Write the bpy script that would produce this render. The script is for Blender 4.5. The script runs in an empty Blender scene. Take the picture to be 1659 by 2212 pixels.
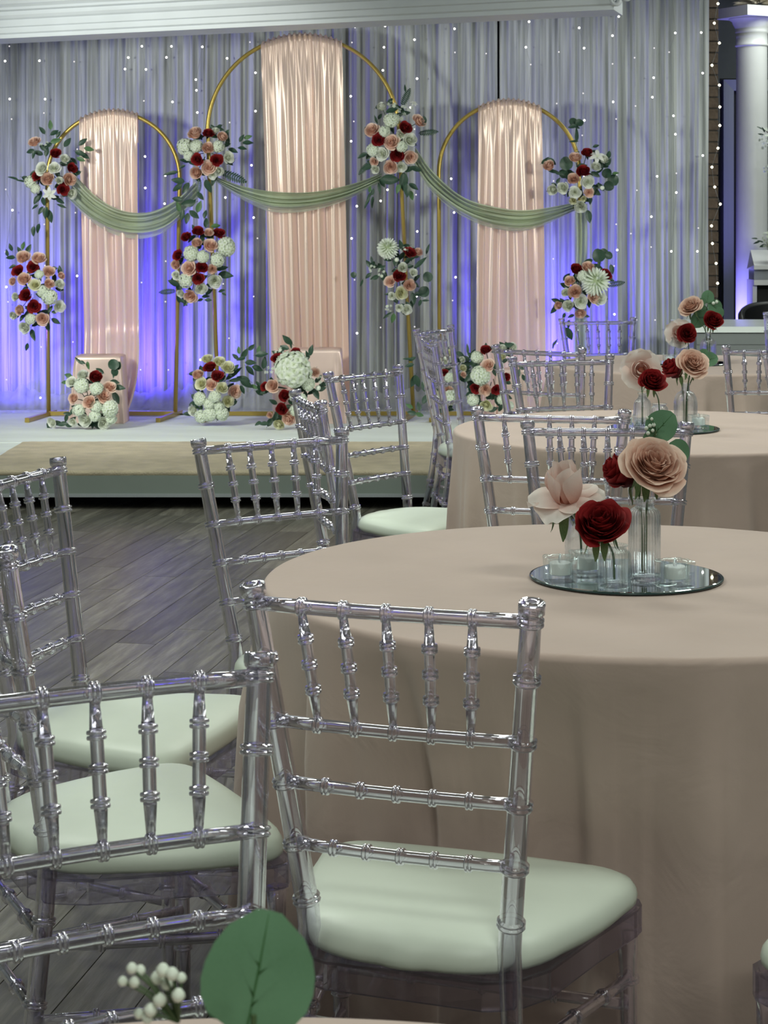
import bpy, math, random
from mathutils import Vector, Matrix, Quaternion, noise

scene = bpy.context.scene
COL = scene.collection
PI = math.pi
R = random.Random(7)

# ------------------------------------------------------------------ camera
F, CX, Y0, CAM_H = 4226.0, 829.5, 486.0, 1.4127      # focal length in px of the 1659x2212 frame, eye height
cam_d = bpy.data.cameras.new('camera')
cam = bpy.data.objects.new('camera', cam_d)
COL.objects.link(cam)
cam.location = (0, 0, CAM_H)
cam.rotation_euler = (PI / 2, 0, 0)
cam_d.sensor_fit = 'VERTICAL'
cam_d.sensor_height = 36.0
cam_d.lens = F / 2212 * 36.0
cam_d.shift_y = -(1106 - Y0) / 2212
cam_d.clip_start, cam_d.clip_end = 0.05, 60
cam_d.dof.use_dof = True
cam_d.dof.focus_distance = 4.2
cam_d.dof.aperture_fstop = 24
scene.camera = cam

# ------------------------------------------------------------------ world, exposure, lights
world = bpy.data.worlds.new('world'); scene.world = world
world.use_nodes = True
world.node_tree.nodes['Background'].inputs[0].default_value = (0.55, 0.62, 0.66, 1)
world.node_tree.nodes['Background'].inputs[1].default_value = 0.10
vs = scene.view_settings
vs.view_transform = 'Standard'; vs.look = 'None'; vs.gamma = 1.0; vs.use_curve_mapping = False
vs.exposure = 0.0


def area_light(name, loc, target, size, size_y, power, color):
    d = bpy.data.lights.new(name, 'AREA'); d.shape = 'RECTANGLE'
    d.size, d.size_y, d.energy, d.color = size, size_y, power, color
    o = bpy.data.objects.new(name, d); COL.objects.link(o)
    o.location = loc
    o.rotation_euler = (Vector(target) - Vector(loc)).to_track_quat('-Z', 'Y').to_euler()
    return o


def spot_light(name, loc, target, power, color, angle=100, blend=0.8, radius=0.05):
    d = bpy.data.lights.new(name, 'SPOT')
    d.energy, d.color, d.spot_size, d.spot_blend, d.shadow_soft_size = power, color, math.radians(angle), blend, radius
    o = bpy.data.objects.new(name, d); COL.objects.link(o)
    o.location = loc
    o.rotation_euler = (Vector(target) - Vector(loc)).to_track_quat('-Z', 'Y').to_euler()
    return o


ROOM = (0.93, 1.0, 0.90)
for lx, ly, pw in ((-1.6, 3.0, 24), (1.9, 3.2, 26), (-1.5, 5.8, 42), (1.9, 6.0, 29), (0.3, 7.6, 36), (3.3, 9.0, 26), (-3.4, 8.6, 40), (0.3, 0.4, 26), (0.8, -1.6, 58), (3.2, 13.2, 24)):
    area_light('ceiling_panel_light', (lx, ly, 3.24), (lx, ly, 0), 1.2, 0.6, pw, ROOM)  # last two are added: one lifts the cloth sides, one the far column
# added off-frame stage spots, left one following the drape shadow; limited cones spare the moulding
spot_light('stage_flood', (-3.3, 8.4, 2.20), (-0.6, 12.6, 1.15), 420, (0.97, 1.0, 0.90), 62, 0.6, 0.22)
spot_light('stage_flood', (3.9, 8.0, 2.25), (0.4, 12.6, 1.15), 330, (0.97, 1.0, 0.90), 56, 0.6, 0.22)
BLUE = (0.085, 0.045, 1.0)
UPLIGHTS = ((-2.62, 12.46, 130, 'left of the left arch, outside the frame'), (-1.73, 12.60, 125, 'behind the left blush drape'),
            (1.04, 12.58, 125, 'behind the right arch leg'), (2.39, 13.78, 170, 'beside the brick pillar, aimed at the column'))

# ------------------------------------------------------------------ helpers


def unproj(px, py, d):
    """world point on the line of sight of a photograph pixel at distance d from the camera plane"""
    return Vector(((px - CX) / F * d, d, CAM_H - (py - Y0) / F * d))


class MB:
    def __init__(self):
        self.v, self.f, self.a = [], [], []

    def add(self, verts, faces, attr=None, mat=None):
        o = len(self.v)
        if mat is not None:
            verts = [mat @ Vector(p) for p in verts]
        self.v += [tuple(p) for p in verts]
        self.f += [tuple(i + o for i in fc) for fc in faces]
        self.a += list(attr) if attr is not None else [0.0] * len(verts)
        return self

    def box(self, x0, x1, y0, y1, z0, z1, mat=None):
        v = [(x0, y0, z0), (x1, y0, z0), (x1, y1, z0), (x0, y1, z0), (x0, y0, z1), (x1, y0, z1), (x1, y1, z1), (x0, y1, z1)]
        return self.add(v, [(0, 3, 2, 1), (4, 5, 6, 7), (0, 1, 5, 4), (1, 2, 6, 5), (2, 3, 7, 6), (3, 0, 4, 7)], mat=mat)

    def lathe(self, prof, n=16, mat=None, rib=0.0, nrib=0):
        """prof: list of (radius, z); closed at both ends when radius is 0"""
        v, f, rings = [], [], []
        for r, z in prof:
            if r <= 1e-6:
                rings.append([len(v)]); v.append((0, 0, z))
            else:
                ids = []
                for k in range(n):
                    a = 2 * PI * k / n
                    rr = r * (1 + rib * math.cos(nrib * a)) if nrib else r
                    ids.append(len(v)); v.append((rr * math.cos(a), rr * math.sin(a), z))
                rings.append(ids)
        for A, B in zip(rings, rings[1:]):
            if len(A) == 1 and len(B) == 1:
                continue
            for k in range(n):
                k2 = (k + 1) % n
                if len(A) == 1:
                    f.append((A[0], B[k2], B[k]))
                elif len(B) == 1:
                    f.append((A[k], A[k2], B[0]))
                else:
                    f.append((A[k], A[k2], B[k2], B[k]))
        return self.add(v, f, mat=mat)

    def tube(self, pts, rad, n=8, cap=True):
        """swept tube; rad is a number or a list"""
        pts = [Vector(p) for p in pts]
        m = len(pts)
        if not isinstance(rad, (list, tuple)):
            rad = [rad] * m
        t0 = (pts[1] - pts[0]).normalized()
        ref = Vector((0, 0, 1)) if abs(t0.z) < 0.9 else Vector((1, 0, 0))
        nx = t0.cross(ref).normalized()
        v, f = [], []
        prev = t0
        for i in range(m):
            t = (pts[min(i + 1, m - 1)] - pts[max(i - 1, 0)])
            t = t.normalized() if t.length > 1e-9 else prev
            q = prev.rotation_difference(t)
            nx = (q @ nx).normalized(); prev = t
            ny = t.cross(nx)
            for k in range(n):
                a = 2 * PI * k / n
                v.append(pts[i] + (nx * math.cos(a) + ny * math.sin(a)) * rad[i])
        for i in range(m - 1):
            for k in range(n):
                k2 = (k + 1) % n
                f.append((i * n + k, i * n + k2, (i + 1) * n + k2, (i + 1) * n + k))
        if cap:
            f.append(tuple(reversed(range(n)))); f.append(tuple((m - 1) * n + k for k in range(n)))
        return self.add(v, f)

    def grid(self, fn, nu, nv, attr=None):
        """fn(u, v) with u, v in 0..1"""
        v, f, a = [], [], []
        for j in range(nv + 1):
            for i in range(nu + 1):
                v.append(fn(i / nu, j / nv)); a.append(attr(i / nu, j / nv) if attr else 0.0)
        w = nu + 1
        for j in range(nv):
            for i in range(nu):
                f.append((j * w + i, j * w + i + 1, (j + 1) * w + i + 1, (j + 1) * w + i))
        return self.add(v, f, a)

    def mesh(self, name, m, smooth=True, attr=False):
        me = bpy.data.meshes.new(name)
        me.from_pydata(self.v, [], self.f)
        if attr:
            at = me.attributes.new('edge', 'FLOAT', 'POINT')
            at.data.foreach_set('value', self.a)
        me.polygons.foreach_set('use_smooth', [smooth] * len(me.polygons))
        me.materials.append(m)
        me.update()
        return me

    def build(self, name, m, parent=None, smooth=True, attr=False):
        return link(name, self.mesh(name, m, smooth, attr), parent)


def link(name, me, parent=None):
    o = bpy.data.objects.new(name, me); COL.objects.link(o)
    if parent is not None:
        o.parent = parent
    return o


def tag(o, label=None, cat=None, group=None, kind=None):
    if label: o['label'] = label
    if cat: o['category'] = cat
    if group: o['group'] = group
    if kind: o['kind'] = kind
    return o


def thing(name, label, cat, loc=(0, 0, 0), rotz=0.0, group=None):
    o = bpy.data.objects.new(name, None); COL.objects.link(o)
    o.empty_display_size = 0.1
    o.location = loc; o.rotation_euler = (0, 0, rotz)
    return tag(o, label, cat, group)


def copy_tree(o, parent=None):
    c = o.copy(); COL.objects.link(c)
    if parent is not None:
        c.parent = parent
    for ch in list(o.children):
        copy_tree(ch, c)
    return c


def auto_smooth(o, deg=35):
    """keep hard edges crisp: mark sharp edges by face angle"""
    import bmesh
    bm = bmesh.new(); bm.from_mesh(o.data)
    for e in bm.edges:
        if len(e.link_faces) == 2 and e.calc_face_angle(0) > math.radians(deg):
            e.smooth = False
    bm.to_mesh(o.data); bm.free()
    return o


# ------------------------------------------------------------------ materials
def new_mat(name):
    m = bpy.data.materials.new(name); m.use_nodes = True
    nt = m.node_tree
    for n in list(nt.nodes):
        nt.nodes.remove(n)
    out = nt.nodes.new('ShaderNodeOutputMaterial')
    return m, nt, out


def N(nt, kind, **kw):
    n = nt.nodes.new(kind)
    for k, v in kw.items():
        if k.startswith('i_'):
            n.inputs[int(k[2:])].default_value = v
        else:
            setattr(n, k, v)
    return n


def L(nt, a, ao, b, bi):
    nt.links.new(a.outputs[ao], b.inputs[bi])


def coords(nt, scale=(1, 1, 1), kind='Object'):
    tc = N(nt, 'ShaderNodeTexCoord'); mp = N(nt, 'ShaderNodeMapping')
    mp.inputs['Scale'].default_value = scale
    L(nt, tc, kind, mp, 0)
    return mp


def ramp(nt, stops):
    r = N(nt, 'ShaderNodeValToRGB')
    e = r.color_ramp.elements
    while len(e) < len(stops):
        e.new(0.5)
    for el, (p, c) in zip(e, stops):
        el.position = p; el.color = (*c, 1)
    return r


def simple(name, color, rough=0.5, metal=0.0, vary=0.08, scale=6, spec=0.5, bump=0.0, bscale=200, sheen=0.0, kind='Object', stretch=(1, 1, 1)):
    m, nt, out = new_mat(name)
    b = N(nt, 'ShaderNodeBsdfPrincipled')
    mp = coords(nt, stretch, kind)
    n = N(nt, 'ShaderNodeTexNoise'); n.inputs['Scale'].default_value = scale; n.inputs['Detail'].default_value = 4
    L(nt, mp, 0, n, 'Vector')
    lo = tuple(c * (1 - vary) for c in color); hi = tuple(min(1, c * (1 + vary)) for c in color)
    r = ramp(nt, [(0.3, lo), (0.7, hi)])
    L(nt, n, 0, r, 0); L(nt, r, 0, b, 'Base Color')
    b.inputs['Roughness'].default_value = rough; b.inputs['Metallic'].default_value = metal
    b.inputs['Specular IOR Level'].default_value = spec
    if sheen:
        b.inputs['Sheen Weight'].default_value = sheen; b.inputs['Sheen Roughness'].default_value = 0.4
    if bump:
        n2 = N(nt, 'ShaderNodeTexNoise'); n2.inputs['Scale'].default_value = bscale; n2.inputs['Detail'].default_value = 3
        L(nt, mp, 0, n2, 'Vector')
        bp = N(nt, 'ShaderNodeBump'); bp.inputs['Strength'].default_value = bump; bp.inputs['Distance'].default_value = 0.005
        L(nt, n2, 0, bp, 'Height'); L(nt, bp, 0, b, 'Normal')
    L(nt, b, 0, out, 0)
    return m


def clear(name, tint, thru=0.25, ior=1.49, rough=0.0):
    """clear plastic or glass: refraction, with a share of plain see-through"""
    m, nt, out = new_mat(name)
    g = N(nt, 'ShaderNodeBsdfGlass'); g.inputs['IOR'].default_value = ior; g.inputs['Roughness'].default_value = rough
    n = N(nt, 'ShaderNodeTexNoise'); n.inputs['Scale'].default_value = 9
    L(nt, coords(nt), 0, n, 'Vector')
    r = ramp(nt, [(0.3, tuple(c * 0.985 for c in tint)), (0.7, tint)])
    L(nt, n, 0, r, 0); L(nt, r, 0, g, 'Color')
    t = N(nt, 'ShaderNodeBsdfTransparent'); t.inputs[0].default_value = (*tint, 1)
    mx = N(nt, 'ShaderNodeMixShader'); mx.inputs[0].default_value = thru
    L(nt, g, 0, mx, 1); L(nt, t, 0, mx, 2); L(nt, mx, 0, out, 0)
    return m


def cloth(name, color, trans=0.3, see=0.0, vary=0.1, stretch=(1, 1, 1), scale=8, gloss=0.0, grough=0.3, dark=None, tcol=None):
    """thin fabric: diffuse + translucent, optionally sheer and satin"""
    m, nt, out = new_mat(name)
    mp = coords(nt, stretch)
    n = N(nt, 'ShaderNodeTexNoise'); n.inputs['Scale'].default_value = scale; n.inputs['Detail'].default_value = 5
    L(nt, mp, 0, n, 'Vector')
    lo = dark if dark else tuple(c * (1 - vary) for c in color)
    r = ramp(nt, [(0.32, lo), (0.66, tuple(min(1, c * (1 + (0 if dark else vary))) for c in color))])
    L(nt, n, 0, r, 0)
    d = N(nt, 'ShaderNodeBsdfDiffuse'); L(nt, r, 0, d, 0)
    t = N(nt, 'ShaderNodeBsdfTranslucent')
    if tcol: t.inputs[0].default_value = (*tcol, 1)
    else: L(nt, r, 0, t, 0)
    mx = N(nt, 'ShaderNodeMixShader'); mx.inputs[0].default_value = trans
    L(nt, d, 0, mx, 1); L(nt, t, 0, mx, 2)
    last = mx
    if gloss:
        g = N(nt, 'ShaderNodeBsdfAnisotropic') if hasattr(bpy.types, 'ShaderNodeBsdfAnisotropic') else N(nt, 'ShaderNodeBsdfGlossy')
        g.inputs['Roughness'].default_value = grough
        g.inputs[0].default_value = (*[min(1, c * 1.2) for c in color], 1)
        m2 = N(nt, 'ShaderNodeMixShader'); m2.inputs[0].default_value = gloss
        L(nt, last, 0, m2, 1); L(nt, g, 0, m2, 2); last = m2
    if see:
        tr = N(nt, 'ShaderNodeBsdfTransparent')
        m3 = N(nt, 'ShaderNodeMixShader'); m3.inputs[0].default_value = see
        L(nt, last, 0, m3, 1); L(nt, tr, 0, m3, 2); last = m3
    L(nt, last, 0, out, 0)
    return m


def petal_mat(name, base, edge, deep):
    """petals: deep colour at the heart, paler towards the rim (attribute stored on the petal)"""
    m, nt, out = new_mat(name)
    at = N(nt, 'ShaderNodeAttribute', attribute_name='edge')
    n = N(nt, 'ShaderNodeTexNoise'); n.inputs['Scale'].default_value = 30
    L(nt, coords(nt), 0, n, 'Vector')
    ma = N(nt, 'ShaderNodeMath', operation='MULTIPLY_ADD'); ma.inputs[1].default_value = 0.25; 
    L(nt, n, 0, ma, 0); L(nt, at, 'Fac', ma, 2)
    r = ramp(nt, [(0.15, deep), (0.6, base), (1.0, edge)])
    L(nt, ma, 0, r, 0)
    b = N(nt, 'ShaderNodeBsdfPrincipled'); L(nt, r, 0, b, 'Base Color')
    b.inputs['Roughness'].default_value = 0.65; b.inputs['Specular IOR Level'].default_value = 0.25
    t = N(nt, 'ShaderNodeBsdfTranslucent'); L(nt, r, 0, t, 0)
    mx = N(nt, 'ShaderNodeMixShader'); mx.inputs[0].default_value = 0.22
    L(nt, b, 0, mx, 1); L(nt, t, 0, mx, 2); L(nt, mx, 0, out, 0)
    return m


def glow(name, color, strength):
    m, nt, out = new_mat(name)
    e = N(nt, 'ShaderNodeEmission'); e.inputs[0].default_value = (*color, 1); e.inputs[1].default_value = strength
    L(nt, e, 0, out, 0)
    return m


def plank_mat():
    m, nt, out = new_mat('grey_wood_plank')
    b = N(nt, 'ShaderNodeBsdfPrincipled')
    oi = N(nt, 'ShaderNodeObjectInfo')
    mp = coords(nt, (14, 1.2, 14))
    off = N(nt, 'ShaderNodeVectorMath', operation='ADD')
    sc = N(nt, 'ShaderNodeVectorMath', operation='SCALE'); sc.inputs[0].default_value = (7, 13, 5); L(nt, oi, 'Random', sc, 'Scale')
    L(nt, mp, 0, off, 0); L(nt, sc, 0, off, 1)
    n = N(nt, 'ShaderNodeTexNoise'); n.inputs['Scale'].default_value = 2.6; n.inputs['Detail'].default_value = 9; n.inputs['Roughness'].default_value = 0.7
    L(nt, off, 0, n, 'Vector')
    r = ramp(nt, [(0.28, (0.062, 0.058, 0.048)), (0.5, (0.140, 0.132, 0.110)), (0.72, (0.26, 0.245, 0.21))])
    L(nt, n, 0, r, 0)
    tone = N(nt, 'ShaderNodeMapRange'); tone.inputs[3].default_value = 0.68; tone.inputs[4].default_value = 1.30
    L(nt, oi, 'Random', tone, 0)
    mu = N(nt, 'ShaderNodeMix', data_type='RGBA', blend_type='MULTIPLY'); mu.inputs[0].default_value = 1.0
    L(nt, r, 0, mu, 6); L(nt, tone, 0, mu, 7); L(nt, mu, 2, b, 'Base Color')
    b.inputs['Roughness'].default_value = 0.38; b.inputs['Specular IOR Level'].default_value = 0.45
    bp = N(nt, 'ShaderNodeBump'); bp.inputs['Strength'].default_value = 0.25; bp.inputs['Distance'].default_value = 0.002
    L(nt, n, 0, bp, 'Height'); L(nt, bp, 0, b, 'Normal')
    L(nt, b, 0, out, 0)
    return m


M = {}
M['plank'] = plank_mat()
M['subfloor'] = simple('dark_subfloor', (0.02, 0.02, 0.02), 0.9)
M['wall'] = simple('grey_wall_paint', (0.20, 0.22, 0.23), 0.8, bump=0.1)
M['ceiling'] = simple('ceiling_paint', (0.62, 0.64, 0.62), 0.9)
M['beam'] = simple('white_moulding_paint', (0.62, 0.66, 0.71), 0.45, vary=0.03)  # white paint, its colour greyed and blued to carry the shade there
M['fascia'] = simple('sage_painted_board', (0.225, 0.265, 0.24), 0.55, vary=0.06, scale=3)
M['black'] = simple('black_paint', (0.006, 0.007, 0.008), 0.6)
M['white_carpet'] = simple('white_carpet', (0.80, 0.86, 0.83), 0.95, vary=0.06, scale=5, bump=0.5, bscale=120, stretch=(0.3, 1, 1))
M['tan_carpet'] = simple('tan_carpet', (0.60, 0.52, 0.38), 0.98, vary=0.12, scale=9, bump=0.8, bscale=140)
M['clear'] = clear('clear_polycarbonate', (0.895, 0.882, 0.945), 0.26)
M['glass'] = clear('clear_glass', (0.965, 0.982, 0.992), 0.48, 1.45)
M['green_glass'] = clear('greenish_glass', (0.965, 0.99, 0.988), 0.80, 1.46)
M['cushion'] = simple('sage_white_vinyl', (0.76, 0.83, 0.73), 0.42, vary=0.04, scale=5, spec=0.4)
M['mirror'] = simple('mirror_silver', (0.86, 0.92, 0.93), 0.015, 1.0, vary=0.01)
M['gold'] = simple('gold_painted_metal', (0.50, 0.37, 0.095), 0.36, 0.7, vary=0.08)
M['satin'] = cloth('blush_satin', (0.84, 0.66, 0.57), 0.26, 0, 0.06, (1, 1, 0.15), 7, 0.26, 0.36)
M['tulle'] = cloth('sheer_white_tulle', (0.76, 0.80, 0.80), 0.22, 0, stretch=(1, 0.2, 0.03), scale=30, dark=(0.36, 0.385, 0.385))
M['tulle_hem'] = cloth('loose_tulle_hem', (0.70, 0.72, 0.75), 0.4, 0.55, stretch=(1, 1, 0.3), scale=14)
M['sage'] = cloth('sage_chiffon', (0.58, 0.66, 0.50), 0.30, 0.10, 0.14, (1, 1, 1), 5)
M['sage_sheer'] = cloth('sage_chiffon_sheer', (0.66, 0.72, 0.62), 0.35, 0.40, 0.1, (1, 1, 1), 5)
M['bulb'] = glow('warm_bulb', (1.0, 0.96, 0.90), 7.0)
M['bulb_dim'] = glow('dim_bulb', (1.0, 0.95, 0.95), 1.0)
M['bulb_warm'] = glow('yellow_bulb', (1.0, 0.93, 0.62), 9.0)
M['wire'] = simple('silver_wire', (0.35, 0.36, 0.38), 0.4, 0.8)
M['leaf'] = simple('dark_green_leaf', (0.022, 0.060, 0.036), 0.45, vary=0.35, scale=20)
M['leaf_light'] = simple('bright_green_leaf', (0.070, 0.155, 0.060), 0.5, vary=0.25, scale=20)
M['euca'] = petal_mat('eucalyptus_leaf', (0.115, 0.235, 0.135), (0.14, 0.28, 0.16), (0.06, 0.16, 0.055))
M['sepal'] = simple('sepal_green', (0.10, 0.165, 0.055), 0.55, vary=0.2, scale=25)
M['bud_white'] = simple('white_bud', (0.74, 0.80, 0.70), 0.6, vary=0.06)
M['stem'] = simple('green_stem', (0.06, 0.11, 0.04), 0.6)
M['brownstem'] = simple('brown_twig', (0.10, 0.07, 0.045), 0.7)
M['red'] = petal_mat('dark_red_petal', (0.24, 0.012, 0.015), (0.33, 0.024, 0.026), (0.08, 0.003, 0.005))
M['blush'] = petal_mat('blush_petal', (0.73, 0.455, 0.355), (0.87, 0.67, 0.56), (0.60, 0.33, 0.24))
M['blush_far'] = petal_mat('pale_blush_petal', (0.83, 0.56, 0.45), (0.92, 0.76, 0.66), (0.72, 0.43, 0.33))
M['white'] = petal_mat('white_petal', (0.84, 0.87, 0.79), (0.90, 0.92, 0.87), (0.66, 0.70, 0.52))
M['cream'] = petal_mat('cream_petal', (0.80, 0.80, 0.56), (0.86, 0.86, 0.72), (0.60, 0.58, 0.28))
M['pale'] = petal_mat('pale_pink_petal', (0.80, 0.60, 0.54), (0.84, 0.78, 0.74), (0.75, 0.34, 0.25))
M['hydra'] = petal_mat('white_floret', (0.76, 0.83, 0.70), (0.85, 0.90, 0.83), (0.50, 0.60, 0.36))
M['white_paint'] = simple('white_gloss_paint', (0.78, 0.79, 0.80), 0.35, vary=0.03)
M['frame_grey'] = simple('silver_grey_frame', (0.33, 0.36, 0.38), 0.5, vary=0.05, stretch=(60, 1, 0.4))
M['desk'] = simple('white_laminate', (0.72, 0.78, 0.76), 0.25, vary=0.02)
M['desk_front'] = simple('grey_laminate', (0.17, 0.19, 0.19), 0.4, vary=0.03)
M['leather'] = simple('black_leather', (0.012, 0.013, 0.014), 0.4, bump=0.2, bscale=90)
M['brick'] = simple('brown_brick', (0.13, 0.095, 0.07), 0.9, vary=0.3, scale=14, bump=0.5, bscale=60)
M['mortar'] = simple('grey_mortar', (0.10, 0.09, 0.08), 0.95)
M['pampas'] = simple('dried_cream_grass', (0.52, 0.46, 0.36), 0.9, vary=0.25, scale=30)
M['candle'] = simple('white_wax', (0.88, 0.91, 0.93), 0.5, vary=0.02)
M['ped'] = cloth('blush_satin_cover', (0.84, 0.66, 0.60), 0.2, 0, 0.06, (1, 1, 1), 6, 0.28, 0.34)


def table_cloth_mat():
    m, nt, out = new_mat('blush_tablecloth')
    mp = coords(nt)
    n = N(nt, 'ShaderNodeTexNoise'); n.inputs['Scale'].default_value = 3; n.inputs['Detail'].default_value = 6
    L(nt, mp, 0, n, 'Vector')
    r = ramp(nt, [(0.3, (0.54, 0.415, 0.365)), (0.7, (0.61, 0.47, 0.415))]); L(nt, n, 0, r, 0)
    b = N(nt, 'ShaderNodeBsdfPrincipled'); L(nt, r, 0, b, 'Base Color')
    b.inputs['Roughness'].default_value = 0.75; b.inputs['Specular IOR Level'].default_value = 0.25
    b.inputs['Sheen Weight'].default_value = 0.25
    w = N(nt, 'ShaderNodeTexNoise'); w.inputs['Scale'].default_value = 5.5; w.inputs['Detail'].default_value = 3; w.inputs['Distortion'].default_value = 1.6
    L(nt, mp, 0, w, 'Vector')
    wv = N(nt, 'ShaderNodeTexNoise'); wv.inputs['Scale'].default_value = 420
    L(nt, mp, 0, wv, 'Vector')
    b1 = N(nt, 'ShaderNodeBump'); b1.inputs['Strength'].default_value = 0.35; b1.inputs['Distance'].default_value = 0.012
    b2 = N(nt, 'ShaderNodeBump'); b2.inputs['Strength'].default_value = 0.12; b2.inputs['Distance'].default_value = 0.001
    L(nt, w, 0, b1, 'Height'); L(nt, wv, 0, b2, 'Height'); L(nt, b1, 0, b2, 'Normal'); L(nt, b2, 0, b, 'Normal')
    L(nt, b, 0, out, 0)
    return m


M['cloth'] = table_cloth_mat()

# ------------------------------------------------------------------ the room
STAGE_Z = 0.188
X0, X1, YB, YF, ZC = -5.2, 4.6, 15.0, -3.2, 3.30


def struct(name, mb, m, smooth=False, parent=None):
    o = mb.build(name, m, parent, smooth)
    o['kind'] = 'structure'
    return o


floor = struct('floor', MB().box(X0, X1, YF, YB, -0.10, -0.012), M['subfloor'])
# grey wood-look planks, laid 10 degrees off the line of sight
PA = math.radians(-9.9)
PW, PL = 0.140, 1.22
plank_mesh = MB().box(-PW / 2 + 0.0012, PW / 2 - 0.0012, -PL / 2 + 0.0012, PL / 2 - 0.0012, -0.012, 0.0).mesh('plank', M['plank'], False)
ca, sa = math.cos(PA), math.sin(PA)
rest = MB()
prnd = random.Random(3)
near = 0
for i in range(-44, 44):
    shift = prnd.random() * PL
    for j in range(-6, 15):
        lx, ly = i * PW, j * PL + shift
        wx, wy = lx * ca - ly * sa, lx * sa + ly * ca
        if not (X0 + 0.2 < wx < X1 - 0.2 and YF + 0.7 < wy < YB - 0.7):
            continue
        t = (wx / wy) if wy > 0.5 else 9
        seen = 2.0 < wy < 9.9 and -0.235 < t < 0.08 and near < 290
        mtx = Matrix.Translation((wx, wy, 0)) @ Matrix.Rotation(PA, 4, 'Z')
        if seen:
            o = link('plank', plank_mesh, floor); o.matrix_local = mtx; near += 1
        else:
            rest.box(-PW / 2 + 0.0012, PW / 2 - 0.0012, -PL / 2 + 0.0012, PL / 2 - 0.0012, -0.012, 0.0, mtx)
o = rest.build('planks', M['plank'], floor, False); o['kind'] = 'stuff'

struct('ceiling', MB().box(X0, X1, YF, YB, ZC, ZC + 0.1), M['ceiling'])
struct('wall_left', MB().box(X0 - 0.1, X0, YF, YB, 0, ZC), M['wall'])
struct('wall_right', MB().box(X1, X1 + 0.1, YF, YB, 0, ZC), M['wall'])
struct('wall_back', MB().box(X0, X1, YB, YB + 0.1, 0, ZC), M['wall'])
struct('wall_front', MB().box(X0, X1, YF - 0.1, YF, 0, ZC), M['wall'])

# white stepped moulding of the dropped ceiling edge, running askew in front of the curtain
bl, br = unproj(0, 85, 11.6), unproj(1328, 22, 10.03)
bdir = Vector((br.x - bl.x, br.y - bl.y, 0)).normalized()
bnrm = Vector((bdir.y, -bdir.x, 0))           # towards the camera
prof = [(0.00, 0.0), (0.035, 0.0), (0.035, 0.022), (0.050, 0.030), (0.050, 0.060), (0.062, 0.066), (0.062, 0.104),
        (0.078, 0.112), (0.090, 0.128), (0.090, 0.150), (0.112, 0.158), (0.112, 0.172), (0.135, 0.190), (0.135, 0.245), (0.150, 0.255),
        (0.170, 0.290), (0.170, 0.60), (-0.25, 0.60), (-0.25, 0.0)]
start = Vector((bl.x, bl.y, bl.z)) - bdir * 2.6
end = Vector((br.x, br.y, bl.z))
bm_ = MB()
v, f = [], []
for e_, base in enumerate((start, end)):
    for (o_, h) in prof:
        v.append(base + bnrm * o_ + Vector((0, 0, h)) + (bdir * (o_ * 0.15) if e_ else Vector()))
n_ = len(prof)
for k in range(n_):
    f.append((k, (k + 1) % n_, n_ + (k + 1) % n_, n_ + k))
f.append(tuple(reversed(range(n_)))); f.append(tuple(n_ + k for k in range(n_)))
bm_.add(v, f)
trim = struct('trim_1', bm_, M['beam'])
# scroll corbel at its right end
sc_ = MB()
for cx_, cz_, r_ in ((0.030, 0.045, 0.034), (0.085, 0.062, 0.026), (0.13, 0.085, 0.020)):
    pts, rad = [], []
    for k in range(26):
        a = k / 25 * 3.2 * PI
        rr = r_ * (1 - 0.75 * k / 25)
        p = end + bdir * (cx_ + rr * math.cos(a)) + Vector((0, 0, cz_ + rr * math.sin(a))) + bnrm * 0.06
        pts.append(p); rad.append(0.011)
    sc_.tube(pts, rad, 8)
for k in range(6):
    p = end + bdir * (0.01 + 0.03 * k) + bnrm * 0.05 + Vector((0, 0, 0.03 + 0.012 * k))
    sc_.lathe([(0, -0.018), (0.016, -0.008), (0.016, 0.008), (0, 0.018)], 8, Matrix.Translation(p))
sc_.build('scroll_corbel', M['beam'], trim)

# ------------------------------------------------------------------ stage
stage = thing('stage', 'low stage with sage painted edge board and dark gap beneath', 'stage', (0, 11, 0))
def wbox(name, x0, x1, y0, y1, z0, z1, m, par):
    ox, oy = (par.location.x, par.location.y) if par is not None else (0, 0)
    return MB().box(x0 - ox, x1 - ox, y0 - oy, y1 - oy, z0, z1).build(name, m, par, False)
wbox('main_deck', -4.3, 1.78, 10.98, 12.90, 0.15, STAGE_Z - 0.012, M['black'], stage)
wbox('front_deck', -4.3, 0.62, 9.74, 10.98, 0.15, STAGE_Z - 0.012, M['black'], stage)
wbox('edge_board', -4.3, 0.62, 9.715, 9.74, 0.064, STAGE_Z - 0.020, M['fascia'], stage)
wbox('edge_board', 0.595, 0.62, 9.74, 10.96, 0.064, STAGE_Z - 0.020, M['fascia'], stage)
wbox('edge_board', 0.62, 1.78, 10.955, 10.98, 0.064, STAGE_Z - 0.020, M['fascia'], stage)
wbox('edge_lip', -4.3, 0.62, 9.707, 9.715, 0.062, 0.078, M['frame_grey'], stage)
for x_ in (-3.9, -2.2, -0.6, 0.45):
    for y_ in (10.0, 10.7, 12.8):
        wbox('leg', x_ - 0.03, x_ + 0.03, y_ - 0.03, y_ + 0.03, 0, 0.15, M['black'], stage)

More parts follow.
